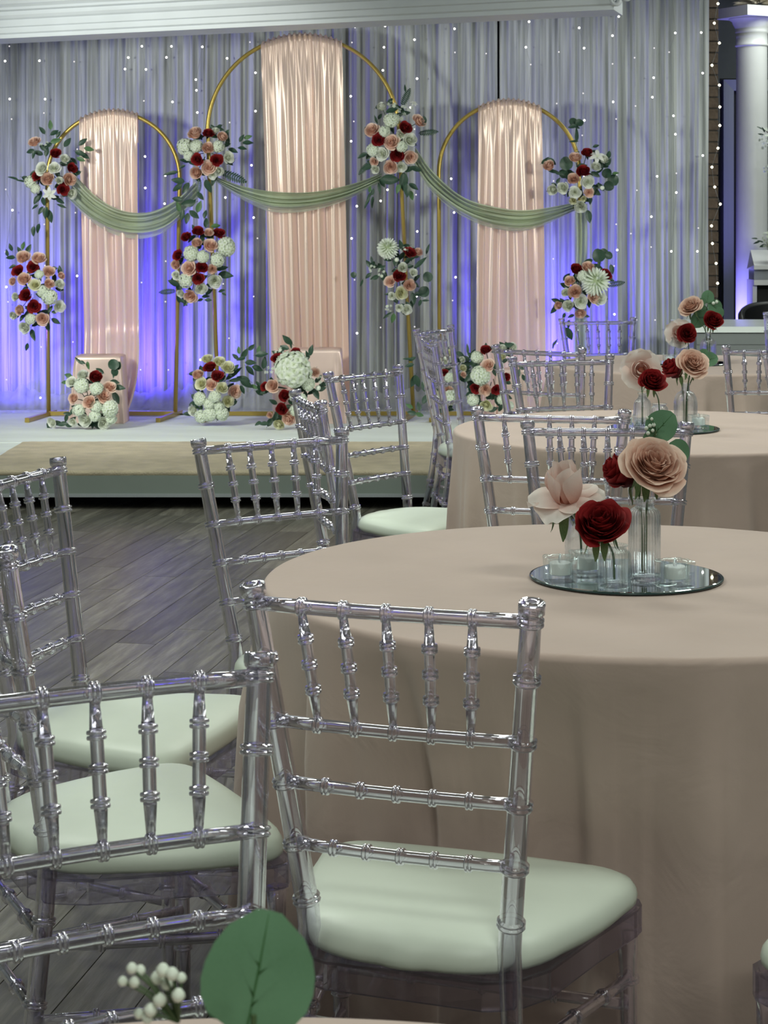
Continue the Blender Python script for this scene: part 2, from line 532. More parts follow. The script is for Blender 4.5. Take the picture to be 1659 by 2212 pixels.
def carpet(name, x0, x1, y0, y1, z, m, label, fuzz=0.010, wob=0.01, cut=0.0):
    rr = random.Random(hash(name) % 99)
    mb = MB()
    nx, ny = 90, 30
    def top(u, v):
        x = x0 + (x1 - x0) * u
        y = y0 + (y1 - y0) * v
        if v == 0: y += wob * (noise.noise((x * 2.3, 1, 0)) + 0.5 * noise.noise((x * 9, 2, 0)))
        if cut and u < 0.10:
            y = max(y, y0) + 0
        zz = z + 0.0035 * noise.noise((x * 3, y * 3, 0)) + 0.0015 * noise.noise((x * 20, y * 20, 3))
        return (x, y, zz)
    mb.grid(top, nx, ny)
    def frontf(u, v):
        p = top(u, 0)
        return (p[0], p[1] - 0.006 * math.sin(v * PI), p[2] - fuzz * v)
    mb.grid(frontf, nx, 4)
    for uu in (0.0, 1.0):
        def sidef(u, v, uu=uu):
            p = top(uu, u); return (p[0], p[1], p[2] - fuzz * v)
        mb.grid(sidef, ny, 1)
    o = mb.build(name, m)
    return tag(o, label, 'carpet')

carpet('white_carpet', -4.25, 1.76, 10.99, 12.89, STAGE_Z + 0.004, M['white_carpet'], 'white carpet covering the back of the stage under the arches', 0.014)
carpet('white_carpet', -4.25, -2.02, 9.76, 10.985, STAGE_Z + 0.002, M['white_carpet'], 'pale carpet strip at the left front corner of the stage', 0.012)
carpet('tan_carpet', -2.03, 0.60, 9.72, 11.0, STAGE_Z + 0.007, M['tan_carpet'], 'thick tan rug along the stage front with dark fuzzy edge', 0.026, 0.012)

# ------------------------------------------------------------------ backdrop curtain
def pleat(x, z, ph):
    s = 1.0 + 0.10 * math.sin(x * 1.7 + ph)
    a = 0.014 * math.sin(2 * PI * x / 0.230 + 2.4 * math.sin(x * 2.9 + ph)) \
        + 0.012 * math.sin(2 * PI * x / 0.094 + 2.8 * math.sin(x * 4.1 + ph * 2)) \
        + 0.0065 * math.sin(2 * PI * x / 0.047 + 2.4 * math.sin(x * 7.3 + ph * 3)) \
        + 0.0035 * math.sin(2 * PI * x / 0.027 + 2.0 * math.sin(x * 11.3 + ph * 5))
    return a * s


def curtain(name, x0, x1, label, ph, ztop=3.05, zbot=0.03):
    mb = MB()
    nx = int((x1 - x0) / 0.0055)
    def fn(u, v):
        z = ztop + (zbot - ztop) * v
        x = x0 + (x1 - x0) * u
        w = 0.85 + 0.45 * v
        y = 13.02 + w * pleat(x, z, ph) + 0.012 * noise.noise((x * 5, z * 0.8, ph))
        xs = x + 0.012 * v * noise.noise((x * 3, z * 0.6, ph + 4))
        if v > 0.9:                                   # the hem kicks forward on the carpet
            y -= 0.03 * ((v - 0.9) / 0.1) ** 2 * (0.6 + 0.4 * noise.noise((x * 4, 0, 7)))
        return (xs, y, z)
    mb.grid(fn, nx, 22)
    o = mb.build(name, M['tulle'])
    return tag(o, label, 'curtain')


xs1 = unproj(1074, 0, 13.02).x; xs2 = unproj(1079, 0, 13.02).x; xs3 = unproj(1531, 0, 13.02).x
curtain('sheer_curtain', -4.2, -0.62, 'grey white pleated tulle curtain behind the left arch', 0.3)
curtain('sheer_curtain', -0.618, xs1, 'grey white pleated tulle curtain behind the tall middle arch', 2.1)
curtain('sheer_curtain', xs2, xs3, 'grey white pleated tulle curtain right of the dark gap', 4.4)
wbox('curtain_rail', -4.3, xs3, 13.10, 13.14, 3.06, 3.10, M['wire'], None)
tag(bpy.data.objects['curtain_rail'], 'long metal rail carrying the tulle curtains', 'rail')
wbox('backing_panel', -4.3, xs3 - 0.03, 13.30, 13.33, 0.0, 3.28, M['black'], None)
tag(bpy.data.objects['backing_panel'], 'black panel seen through the gap between the curtains', 'panel')
# loose gathered hem lying on the carpet
hr = random.Random(5)
hem = MB()
def hemf(u, v):
    x = -2.9 + 4.5 * u
    y = 12.885 - 0.25 * v - 0.05 * noise.noise((x * 3, v * 2, 1))
    z = STAGE_Z + 0.012 + (0.17 + 0.09 * noise.noise((x * 4.0, 0, 3))) * (1 - v) ** 1.6 * (0.6 + 0.6 * abs(noise.noise((x * 9, v, 5)))) + 0.02 * abs(noise.noise((x * 22, v * 3, 8)))
    return (x, y, z)
hem.grid(hemf, 420, 10)
tag(hem.build('curtain_hem', M['tulle_hem']), 'loose sheer tulle gathered on the carpet along the curtain foot', 'fabric')

cb = MB().tube([(-1.66, 12.66, STAGE_Z + 0.012), (-1.52, 12.56, STAGE_Z + 0.010), (-1.40, 12.60, STAGE_Z + 0.010), (-1.28, 12.55, STAGE_Z + 0.010), (-1.12, 12.64, STAGE_Z + 0.012), (-0.95, 12.60, STAGE_Z + 0.012)], 0.005, 6).build('cable', M['black'])
tag(cb, 'thin black cable lying on the carpet behind the left arch base bar', 'cable')
# ------------------------------------------------------------------ fairy lights on the curtain
bulb_me = MB().lathe([(0, -0.0068), (0.0050, -0.0045), (0.0068, 0), (0.0050, 0.0045), (0, 0.0068)], 8).mesh('bulb', M['bulb'])
bulb_dim = MB().lathe([(0, -0.0052), (0.0036, -0.0036), (0.0050, 0), (0.0036, 0.0036), (0, 0.0052)], 8).mesh('bulb', M['bulb_dim'])
bulb_warm = MB().lathe([(0, -0.0085), (0.006, -0.0055), (0.0085, 0), (0.006, 0.0055), (0, 0.0085)], 8).mesh('bulb', M['bulb_warm'])
KNOWN = {307: (100, 150, 338, 406), 364: (100, 124, 220, 440), 432: (101, 172, 195, 243), 268: (124, 149, 262, 510), 90: (131, 214, 410), 20: (132, 214, 454, 620),
         548: (157, 240, 357, 470), 611: (65, 158, 280, 395, 512), 765: (58, 208, 305, 515, 720), 830: (56, 102, 152, 410, 434), 895: (86, 170, 232, 500, 640),
         980: (62, 283, 386, 459, 599), 1145: (47, 102, 230, 540), 1260: (60, 104, 260, 380), 1330: (36, 77, 220, 540), 1412: (168, 210, 381, 468), 1452: (71, 250, 290, 416, 543), 1515: (70, 158, 336, 543)}
strings = sorted(list(KNOWN) + [165, 490, 690, 1050, 1200, 1370])
lr = random.Random(21)
for sx in strings:
    x = (sx - CX) / F * 12.93
    t = thing('light_string', 'strand of tiny white fairy lights hanging down the tulle curtain', 'string lights', (x, 12.93, 0.30), 0, 'fairy light strands on the curtain')
    ys = list(KNOWN.get(sx, ()))
    y = lr.uniform(90, 150)
    while y < 860:
        if all(abs(y - k) > 30 for k in ys): ys.append(y)
        y += lr.uniform(85, 190)
    pts = []
    for k, yy in enumerate(sorted(ys)):
        p = unproj(sx + lr.uniform(-9, 9), yy, 12.93)
        loc = Vector((p.x - x, lr.uniform(-0.01, 0.01), p.z - 0.30))
        pts.append(loc)
        big = yy in KNOWN.get(sx, ()) or lr.random() < 0.12
        b = link('bulb', bulb_me if big else bulb_dim, t); b.location = loc
    pts = [Vector((0, 0.05, 2.74))] + pts
    if pts[-1].z > 0.05: pts.append(Vector((0.0, 0, 0.0)))
    MB().tube([p + Vector((0, 0.006, 0)) for p in pts], 0.0009, 4, False).build('wire', M['wire'], t)
t = thing('light_string', 'strand of warm yellowish bulbs hanging beside the brown brick pillar', 'string lights', (2.26, 13.12, 0.3))
pts = [Vector((0, 0, 2.7))]
for sx, yy in ((1551, 8), (1543, 50), (1554, 93), (1538, 141), (1554, 184), (1555, 231), (1555, 271), (1551, 320), (1538, 361), (1544, 404), (1556, 441), (1537, 488), (1539, 526), (1547, 569), (1550, 612), (1549, 654)):
    p = unproj(sx, yy, 13.12); loc = Vector((p.x - 2.26, 0, p.z - 0.3)); pts.append(loc)
    link('bulb', bulb_warm, t).location = loc
pts.append(Vector((0, 0, 0)))
MB().tube([p + Vector((0, 0.012, 0)) for p in pts], 0.0012, 4, False).build('wire', M['wire'], t)

# blue uplights on the floor behind the arches, lamp head tipped to the curtain
for ux, uy, up, where in UPLIGHTS:
    zz = STAGE_Z if ux < 1.7 else 0.0
    t = thing('uplight', 'small black can uplight throwing blue light, ' + where, 'lamp', (ux, uy, zz), 0, 'blue uplights at the curtain foot')
    can = Matrix.Translation((0, 0, 0.085)) @ Matrix.Rotation(math.radians(-14), 4, 'X')
    MB().lathe([(0, -0.05), (0.045, -0.05), (0.052, -0.03), (0.052, 0.05), (0.046, 0.05), (0.046, 0.0), (0, 0.0)], 16, can).build('lamp_can', M['black'], t)
    MB().box(-0.06, 0.06, -0.012, 0.012, 0.0, 0.008).box(-0.064, -0.058, -0.012, 0.012, 0, 0.10).box(0.058, 0.064, -0.012, 0.012, 0, 0.10).build('bracket', M['black'], t, False)
    if ux < 1.7:
        s = spot_light('uplight_beam', (ux, uy - 0.02, zz + 0.15), (ux + (0.30 if ux < 0 else 0.05), 13.0, 0.74), up, BLUE, 112, 1.0, 0.04)
    else:
        s = spot_light('uplight_beam', (ux, uy - 0.02, zz + 0.15), (ux + 0.17, uy + 0.08, 2.2), up, (0.26, 0.23, 1.0), 58, 1.0, 0.04)

# ------------------------------------------------------------------ clear ballroom chairs
WT, WS, RAKE = 0.199, 0.146, 0.0806
RINGS = (0.8137, 0.7262, 0.6384, 0.5493, 0.4684)


def pair_ring(prof, h, r, rr, w=0.0062):
    """append a double bead to a turned profile of (radius, height)"""
    w *= 0.82
    prof += [(r, h - w * 1.75), (r, h - w * 1.35)]
    for c in (-w * 0.62, w * 0.62):
        prof += [(r, h + c - w * 0.56), (rr * 0.95, h + c - w * 0.40), (rr, h + c), (rr * 0.95, h + c + w * 0.40), (r, h + c + w * 0.56)]
    prof += [(r, h + w * 1.35), (r, h + w * 1.75)]


def along(path, prof, n):
    """sweep a turned profile along a bent centre line; path = function h -> point"""
    mb = MB()
    pts = [path(h) for r, h in prof]
    return mb, pts, [r for r, h in prof]


def turned(pathf, prof, n=12):
    """turned member whose beads stay square to the line"""
    mb = MB()
    v, f = [], []
    for i, (r, h) in enumerate(prof):
        p = Vector(pathf(h)); q = Vector(pathf(h + 0.002)); t = (q - p).normalized()
        ref = Vector((0, 1, 0)) if abs(t.y) < 0.9 else Vector((1, 0, 0))
        nx = t.cross(ref).normalized(); ny = t.cross(nx)
        for k in range(n):
            a = 2 * PI * k / n
            v.append(p + (nx * math.cos(a) + ny * math.sin(a)) * max(r, 0.0004))
    m = len(prof)
    for i in range(m - 1):
        for k in range(n):
            k2 = (k + 1) % n
            f.append((i * n + k, (i + 1) * n + k, (i + 1) * n + k2, i * n + k2))
    f.append(tuple(range(n))); f.append(tuple(reversed([(m - 1) * n + k for k in range(n)])))
    return mb.add(v, f)


def post_x(z):
    return WT + (WS - WT) * (0.92 - z) / (0.92 - 0.444)


def post_y(z):
    return RAKE * (0.92 - z) / (0.92 - 0.444)


def rear_path(side):
    def g(z):
        if z >= 0.44:
            return (side * post_x(z), post_y(z), z)
        k = (0.44 - z) / 0.44
        return (side * (post_x(0.44) + 0.034 * k ** 1.3), post_y(0.44) - 0.004 * math.sin(k * PI) - 0.060 * k ** 1.7, z)
    return g


def rail(z, y_bow, r, rr, n=12):
    """cross rail between the rear posts with five double beads"""
    wx = post_x(z) - 0.004
    fr = (0.175, 0.335, 0.495, 0.652, 0.808)
    prof = [(r, 0.0)]
    Lr = 2 * wx
    for q in fr:
        pair_ring(prof, q * Lr, r, rr, 0.0054)
    prof.append((r, Lr))
    def g(h):
        u = h / Lr
        return (-wx + h, post_y(z) - y_bow * 4 * u * (1 - u), z)
    return turned(g, prof, n)


def make_chair():
    t = thing('ballroom_chair', 'x', 'chair')
    mc = M['clear']
    for s in (-1, 1):
        prof = [(0.0130, 0.0)]
        for z in (0.09, 0.20, 0.325):
            pair_ring(prof, z, 0.0152, 0.0195)
        prof += [(0.0162, 0.39), (0.0162, 0.43)]
        for z in reversed(RINGS):
            pair_ring(prof, z, 0.0164 - 0.0016 * (z - 0.47) / 0.45, 0.0204 - 0.001 * (z - 0.47) / 0.45, 0.0066)
        pair_ring(prof, 0.893, 0.0145, 0.0182, 0.006)
        prof += [(0.0145, 0.9015), (0.0178, 0.905), (0.0185, 0.910), (0.0183, 0.917), (0.0172, 0.9205), (0.0135, 0.9195), (0.0115, 0.9165), (0.006, 0.914), (0.0005, 0.9135)]
        o = turned(rear_path(s), prof, 14).build('back_post', mc, t)
    rail(0.893, 0.010, 0.0103, 0.0138).build('top_rail', mc, t)
    for z in RINGS[1:4]:
        rail(z, 0.008, 0.0088, 0.0122).build('cross_rail', mc, t)
    for q in (0.175, 0.335, 0.495, 0.652, 0.808):
        zt, zb = 0.893 - 0.006, RINGS[1] + 0.006
        xt, xb = (-1 + 2 * q) * (post_x(0.893) - 0.004), (-1 + 2 * q) * (post_x(RINGS[1]) - 0.004)
        yt = post_y(0.893) - 0.010 * 4 * q * (1 - q); yb = post_y(RINGS[1]) - 0.008 * 4 * q * (1 - q)
        H_ = zt - zb
        prof = [(0.0050, 0.0), (0.0058, 0.008), (0.0080, 0.038)]
        for z in (0.044, 0.080, 0.116):
            pair_ring(prof, z, 0.0080, 0.0118, 0.0056)
        prof += [(0.0080, 0.121), (0.0060, 0.150), (0.0052, H_)]
        def g(h, xb=xb, xt=xt, yb=yb, yt=yt, zb=zb, H_=H_):
            u = h / H_
            return (xb + (xt - xb) * u, yb + (yt - yb) * u, zb + h)
        turned(g, prof, 10).build('spindle', mc, t)
    # seat frame: a shallow open tray
    def outline(inset, n=10):
        half = [(0.0, 0.055), (0.115, 0.055), (0.156, 0.072), (0.190, 0.130), (0.222, 0.28), (0.252, 0.40), (0.254, 0.425), (0.245, 0.447), (0.222, 0.460), (0.10, 0.468), (0.0, 0.470)]
        cy = 0.27
        pts = [(x, y) for x, y in half] + [(-x, y) for x, y in reversed(half[1:-1])]
        out = []
        for x, y in pts:
            d = math.hypot(x, y - cy); k = (d - inset) / d
            out.append((x * k, cy + (y - cy) * k))
        return out
    A, B = outline(0.0), outline(0.008)
    n_ = len(A)
    v = [(x, y, 0.352) for x, y in A] + [(x, y, 0.392) for x, y in A] + [(x, y, 0.352) for x, y in B] + [(x, y, 0.386) for x, y in B]
    f = []
    for k in range(n_):
        k2 = (k + 1) % n_
        f += [(k, k2, n_ + k2, n_ + k), (k2, k, 2 * n_ + k, 2 * n_ + k2), (2 * n_ + k2, 2 * n_ + k, 3 * n_ + k, 3 * n_ + k2)]
    f += [tuple(n_ + k for k in range(n_)), tuple(reversed([3 * n_ + k for k in range(n_)]))]
    MB().add(v, f).build('seat_frame', mc, t, False)
    # cushion: rounded trapezoid pad
    mb = MB()
    cyc = 0.275
    corners = [(0.272, 0.458, 0.080), (-0.272, 0.458, 0.080), (-0.166, 0.052, 0.105), (0.166, 0.052, 0.105)]
    rimpts = []
    for q in range(4):
        cx_, cy_, rr_ = corners[q]; pv, nx_ = corners[q - 1], corners[(q + 1) % 4]
        d0 = Vector((pv[0] - cx_, pv[1] - cy_)).normalized(); d1 = Vector((nx_[0] - cx_, nx_[1] - cy_)).normalized()
        cv = Vector((cx_, cy_))
        p0, p2 = cv + d0 * rr_ * 1.25, cv + d1 * rr_ * 1.25
        for k in range(10):
            u = k / 9; rimpts.append(p0 * (1 - u) ** 2 + cv * 2 * u * (1 - u) + p2 * u * u)
        nxt = Vector((nx_[0], nx_[1])) - d1 * 0 + (cv - Vector((nx_[0], nx_[1]))).normalized() * nx_[2] * 1.25
        nrm_ = Vector((d1.y, -d1.x))
        for k in (1, 2, 3):                      # sides bow out slightly
            u = k / 4; rimpts.append(p2.lerp(nxt, u) + nrm_ * 0.007 * math.sin(PI * u))
    na = len(rimpts)
    def rim(i):
        return rimpts[i].x, rimpts[i].y
    v, f = [], []
    prof = [(0.86, 0.3925), (0.965, 0.395), (0.995, 0.402), (1.0, 0.411), (0.992, 0.421), (0.965, 0.431), (0.91, 0.438), (0.78, 0.4435), (0.5, 0.4465), (0.2, 0.4475)]
    for k_, z in prof:
        for i in range(na):
            x, y = rim(i)
            v.append((x * k_, cyc + (y - cyc) * k_, z))
    for j in range(len(prof) - 1):
        for i in range(na):
            i2 = (i + 1) % na
            f.append((j * na + i, j * na + i2, (j + 1) * na + i2, (j + 1) * na + i))
    f.append(tuple(reversed(range(na)))); f.append(tuple((len(prof) - 1) * na + i for i in range(na)))
    o = mb.add(v, f).build('seat_cushion', M['cushion'], t)
    o['label'] = 'sage white padded seat cushion'
    # front legs
    for s in (-1, 1):
        prof = [(0.012, 0.0)]
        for z in (0.10, 0.195, 0.275):
            pair_ring(prof, z, 0.0135, 0.0178)
        prof += [(0.015, 0.31), (0.0165, 0.352)]
        def g(h, s=s):
            return (s * (0.230 + 0.004 * (0.352 - h) / 0.352), 0.432 + 0.008 * (0.352 - h) / 0.352, h)
        turned(g, prof, 12).build('front_leg', mc, t)
    # stretchers
    def stretcher(a, b, k=2):
        a, b = Vector(a), Vector(b); Ls = (b - a).length
        prof = [(0.0092, 0.0)]
        for q in [(i + 1) / (k + 1) for i in range(k)]:
            pair_ring(prof, q * Ls, 0.0092, 0.0130, 0.0052)
        prof.append((0.0092, Ls))
        turned(lambda h: a + (b - a) * (h / Ls), prof, 10).build('stretcher', mc, t)
    for s in (-1, 1):
        for z in (0.275, 0.165):
            rp = rear_path(s)(z + 0.01)
            stretcher((rp[0], rp[1], z + 0.01), (s * 0.232, 0.435, z), 3)
    stretcher((-0.232, 0.435, 0.235), (0.232, 0.435, 0.235), 3)
    for z in (0.30, 0.19):
        a, b = rear_path(-1)(z), rear_path(1)(z)
        stretcher(a, b, 2)
    return t


# back centre x, distance, angle of the back in plan (deg), +1 facing away from the camera / -1 facing it
CHAIRS = [
    (0.006, 2.622, -19.5, 1, 'clear chair nearest the camera, its white seat fully visible against the front tablecloth'),
    (-0.321, 2.167, 26.5, -1, 'clear chair at lower left whose back stands just behind the big blurred leaf'),
    (-0.748, 3.952, 73.3, -1, 'clear chair at left edge turned to the right, standing on the open plank floor'),
    (-0.662, 3.165, -64.7, 1, 'clear chair at lower left edge with broad seat seen through the nearest chair back'),
    (-0.265, 4.614, 35.1, -1, 'clear chair back at the far left rim of the front table, against the stage edge'),
    (-0.070, 6.709, 53.4, -1, 'clear chair before the stage with its round seat beside the second tablecloth'),
    (-0.222, 5.66, -77.0, 1, 'clear chair seen nearly edge on between the stage and front table'),
    (0.445, 5.234, -12.0, 1, 'clear chair behind the front table, its left post ahead of the second tablecloth'),
    (0.558, 4.898, -5.2, -1, 'clear chair back directly behind the rose bottles of the front table'),
    (0.240, 9.45, 64.0, -1, 'clear chair in front of the stage corner, its top rail highest of the middle chairs'),
    (0.195, 8.66, -84.0, 1, 'clear chair edge on just before the chair at the stage corner'),
    (0.625, 7.93, -33.0, 1, 'clear chair with a red rose arrangement behind its left post'),
    (0.666, 7.35, 18.0, -1, 'clear chair back behind the second table, left of the pale pink rose'),
    (1.130, 10.36, 12.0, -1, 'clear chair at the far side of the third table, before blue curtain light'),
    (1.592, 7.98, 2.0, 1, 'clear chair near the right edge in front of the third tablecloth'),
    (1.690, 7.72, 12.0, -1, 'clear chair at the right edge, cut off by the frame beside a table corner'),
    (2.335, 10.95, -25.0, -1, 'clear chair before the white desk at the far right edge'),
    (0.892, 2.365, 20.0, 1, 'clear chair at lower right corner, only its seat corner and front leg showing'),
]
chair0 = make_chair()
seats = []
for i, (cx_, cy_, th, aw, lab) in enumerate(CHAIRS):
    o = chair0 if i == 0 else copy_tree(chair0)
    o.location = (cx_, cy_, 0.0)
    rz = math.radians(th + (0 if aw > 0 else 180))
    o.rotation_euler = (0, 0, rz)
    o['label'] = lab; o['group'] = 'clear ballroom chairs'
    seats.append((cx_, cy_, rz))

# ------------------------------------------------------------------ tables under floor-length cloths
RT, ZT = 0.6705, 0.760
TABLES = [(-0.088, 0.951, 'blush tablecloth at the bottom edge of the photo, under the blurred leaf', 11),
          (0.447, 3.613, 'blush cloth over the large front table, falling in folds to the floor', 5),
          (0.891, 6.244, 'blush cloth over the second table, with roses in bottles and oval mirror', 8),
          (1.446, 9.189, 'blush cloth over the farthest table near the white desk', 3)]
FOLDS = {5: [(-2.22, 0.034, 0.030, 0.16), (-1.79, 0.030, 0.028, 0.15), (-1.49, 0.026, 0.15, 0.04), (-2.58, 0.036, 0.03, 0.14), (-2.02, 0.020, 0.07, 0.05), (-1.20, 0.034, 0.04, 0.16), (-0.86, 0.032, 0.13, 0.04), (-2.90, 0.035, 0.04, 0.12), (-2.40, 0.020, 0.05, 0.06), (-1.63, 0.012, 0.05, 0.05)]}


def seat_limit(tx, ty):
    pts = []
    for cx_, cy_, rz in seats:
        c, s = math.cos(rz), math.sin(rz)
        loc = [(x / 10 * 0.235, 0.497) for x in range(-10, 11)] + [(sgn * (0.20 + 0.035 * k / 10), 0.10 + 0.397 * k / 10) for k in range(11) for sgn in (-1, 1)]
        for x, y in loc:
            px, py = cx_ + x * c - y * s - tx, cy_ + x * s + y * c - ty
            d = math.hypot(px, py)
            if d < RT + 0.14:
                pts.append((math.atan2(py, px), d))
    def lim(a):
        m = 9.0
        for pa, pd in pts:
            da = abs((a - pa + PI) % (2 * PI) - PI)
            m = min(m, pd - 0.012 + 1.3 * max(0.0, da * pd - 0.02))
        return m
    return lim


for tx, ty, lab, seed in TABLES:
    fr = random.Random(seed)
    folds = FOLDS.get(seed)
    if folds is None:
        folds = []
        a = fr.uniform(0, 0.4)
        while a < 2 * PI:
            wq = [fr.uniform(0.03, 0.05), fr.uniform(0.11, 0.17)]; fr.shuffle(wq); folds.append((a - PI, fr.uniform(0.024, 0.042), wq[0], wq[1])); a += fr.uniform(0.26, 0.46)
    else:
        a = -0.6
        folds = list(folds)
        while a < 3.3:
            folds.append((a, fr.uniform(0.025, 0.04), 0.04, fr.uniform(0.1, 0.15))); a += fr.uniform(0.3, 0.45)
    lim = seat_limit(tx, ty)
    na = 420
    lims = [lim(2 * PI * i / na) for i in range(na)]
    rows = [('t', k / 12) for k in range(1, 13)] + [('e', k / 5) for k in range(1, 6)] + [('s', k / 26) for k in range(1, 27)]
    v, f = [(0, 0, ZT)], []
    for kind, k in rows:
        for i in range(na):
            a = 2 * PI * i / na
            if kind == 't':
                r = (RT - 0.012) * k; z = ZT + 0.0008 * noise.noise((r * 9 * math.cos(a), r * 9 * math.sin(a), seed))
            elif kind == 'e':
                b = k * PI / 2
                r = RT - 0.012 + 0.012 * math.sin(b); z = ZT - 0.012 + 0.012 * math.cos(b)
            else:
                z = (ZT - 0.012) * (1 - k) + 0.004 * k
                drop = 1 - z / ZT
                fold = 0.0
                for fa, amp, wl, wr in folds:
                    da = (a - fa + PI) % (2 * PI) - PI
                    fold += amp * math.exp(-(da / (wl if da < 0 else wr)) ** 2)
                fold = 1.5 * (fold - 0.012) * min(1, drop * 3.2) * (0.75 + 0.4 * drop)
                if seed == 5: fold += 0.0035 * math.exp(-((z - 0.385 - 0.01 * math.sin(a * 7)) / 0.006) ** 2) * math.exp(-((a - 4.85) / 0.16) ** 2)
                r = RT + 0.03 * drop + 0.006 * drop * noise.noise((a * 6, z * 3, seed))
                w = min(1, max(0, (0.742 - z) / 0.30)); w = w * (1.6 - 0.6 * w)
                if lims[i] < r + 0.05:           # tucked back by a chair seat: folds only run inwards there
                    k2 = min(1, (r + 0.05 - lims[i]) / 0.05) * w
                    r = r + (min(lims[i], r) - r) * w
                    fold = fold * (1 - 0.15 * k2) - 0.034 * k2
                r += fold
            v.append((r * math.cos(a), r * math.sin(a), z))
    for i in range(na):
        f.append((0, 1 + i, 1 + (i + 1) % na))
    for j in range(len(rows) - 1):
        for i in range(na):
            i2 = (i + 1) % na
            f.append((1 + j * na + i, 1 + (j + 1) * na + i, 1 + (j + 1) * na + i2, 1 + j * na + i2))
    o = MB().add(v, f).build('tablecloth', M['cloth'])
    o.location = (tx, ty, 0)
    tag(o, lab, 'tablecloth', 'round tables under blush cloths')

# ------------------------------------------------------------------ gold hoop arches
DA = 12.5


def P3(px, py, d=DA):
    return unproj(px, py, d)


def arch(label, cx, cy, r, lb, rb, sl, sr):
    """hoop centre and radius, leg feet and springing points in photograph pixels, all standing at the arch plane"""
    base = P3((lb + rb) / 2, 903); base.z = STAGE_Z + 0.004
    t = thing('gold_arch', label, 'arch', base)
    zf = STAGE_Z + 0.03
    pts = [Vector((P3(lb, 900).x, DA, zf)), P3(sl[0], sl[1])]
    a0 = math.atan2(cy - sl[1], sl[0] - cx); a1 = math.atan2(cy - sr[1], sr[0] - cx)
    if a0 < 0:
        a0 += 2 * PI
    for k in range(1, 48):
        a = a0 + (a1 - a0) * k / 48
        pts.append(P3(cx + r * math.cos(a), cy - r * math.sin(a)))
    pts += [P3(sr[0], sr[1]), Vector((P3(rb, 900).x, DA, zf))]
    pts = [p - base for p in pts]
    # refine straight legs
    MB().tube(pts, 0.0135, 12).build('hoop_frame', M['gold'], t)
    lx, rx = pts[0].x, pts[-1].x
    MB().box(lx, rx, -0.012, 0.012, 0.004, 0.030).build('base_bar', M['gold'], t, False)
    for x in (lx, rx):
        f_ = MB().box(-0.013, 0.013, -0.40, 0.13, 0.0, 0.026).box(-0.014, 0.014, -0.412, -0.40, -0.001, 0.027).build('foot', M['gold'], t, False)
        f_.location = (x, 0, 0.001); f_.rotation_euler = (0, 0, math.radians(-9))
    return t


arch('low gold hoop arch on the left of the stage', 245, 386, 143, 105, 379, (102, 392), (388, 392))
arch('tall gold hoop arch in the middle of the stage', 655, 286, 207, 472, 893, (449, 292), (861, 292))
arch('low gold hoop arch on the right, with green cloth hanging from its right leg', 1100, 373, 152, 950, 1257, (948, 380), (1252, 380))


def drape(label, cx, cy, r, x0, x1, bl, br_, ybot, nf, seed, tail=False):
    """satin strip thrown over the top of a hoop; pixels at the arch plane"""
    rr = random.Random(seed)
    ph = [rr.uniform(0, 6.28) for _ in range(4)]
    s = DA / F
    org = P3((x0 + x1) / 2, cy)
    org.z = STAGE_Z
    mb = MB()
    nu, nv = 110, 60
    def hoop_z(x):
        return P3(0, cy - math.sqrt(max(1, r * r - (x - cx) ** 2))).z
    def fn(u, v):
        xt = x0 + (x1 - x0) * u
        zt = hoop_z(xt)
        vv = max(0, v - 0.08)
        fo = math.sin(2 * PI * nf * u + ph[0] + 1.3 * math.sin(5 * u + ph[1] + 1.2 * vv)) + 0.9 * noise.noise((u * nf * 1.7, vv * 1.3, seed + 5)) + 0.35 * noise.noise((u * nf * 4, vv * 2, seed + 9))
        fo2 = math.sin(2 * PI * nf * 3.1 * u + ph[3])
        if v < 0.08:                       # behind and over the tube
            k = v / 0.08
            y = DA + 0.026 * math.cos(PI * k)
            z = zt + 0.024 * math.sin(PI * min(1, 0.25 + k * 0.85)) + 0.008 * fo2 * math.sin(PI * k)
            if k < 0.2: z -= (0.2 - k) * 0.9
            p = Vector((P3(xt, 0).x, y, z))
        else:
            k = (v - 0.08) / 0.92
            zb = P3(0, ybot).z
            z = zt + 0.012 + (zb - zt - 0.012) * k ** 1.05
            kk = min(1, k * 6)
            xb = bl + (br_ - bl) * u
            x = xt + (xb - xt) * k
            amp = (0.010 + 0.030 * min(1, k * 2.2)) * (1 if k < .85 else 1)
            fine = 0.007 * fo2 * math.exp(-k * 16)
            y = DA - 0.027 - 0.012 * kk + amp * 0.62 * fo * (0.35 + 0.65 * kk) + fine + 0.012 * noise.noise((u * 3, k * 5, seed))
            if tail and k > 0.72:
                q = (k - 0.72) / 0.28
                y -= 0.22 * math.sin(q * PI * 0.62) * (0.35 + 0.65 * u)
                x -= (26 * u + 4) * q ** 3 - 7 * u * math.sin(q * PI)
            p = Vector((P3(x, 0).x, y, z))
        return p - org
    mb.grid(fn, nu, nv)
    o = mb.build('satin_drape', M['satin']); o.location = org
    return tag(o, label, 'drape')


drape('blush satin drape hanging over the left low arch', 245, 386, 143, 172, 298, 188, 305, 908, 4, 2, True)
drape('long blush satin drape hanging over the tall middle arch', 655, 286, 207, 564, 739, 590, 757, 899, 5, 9)
drape('blush satin drape hanging over the right low arch', 1100, 373, 152, 1033, 1169, 1026, 1180, 899, 4, 6)


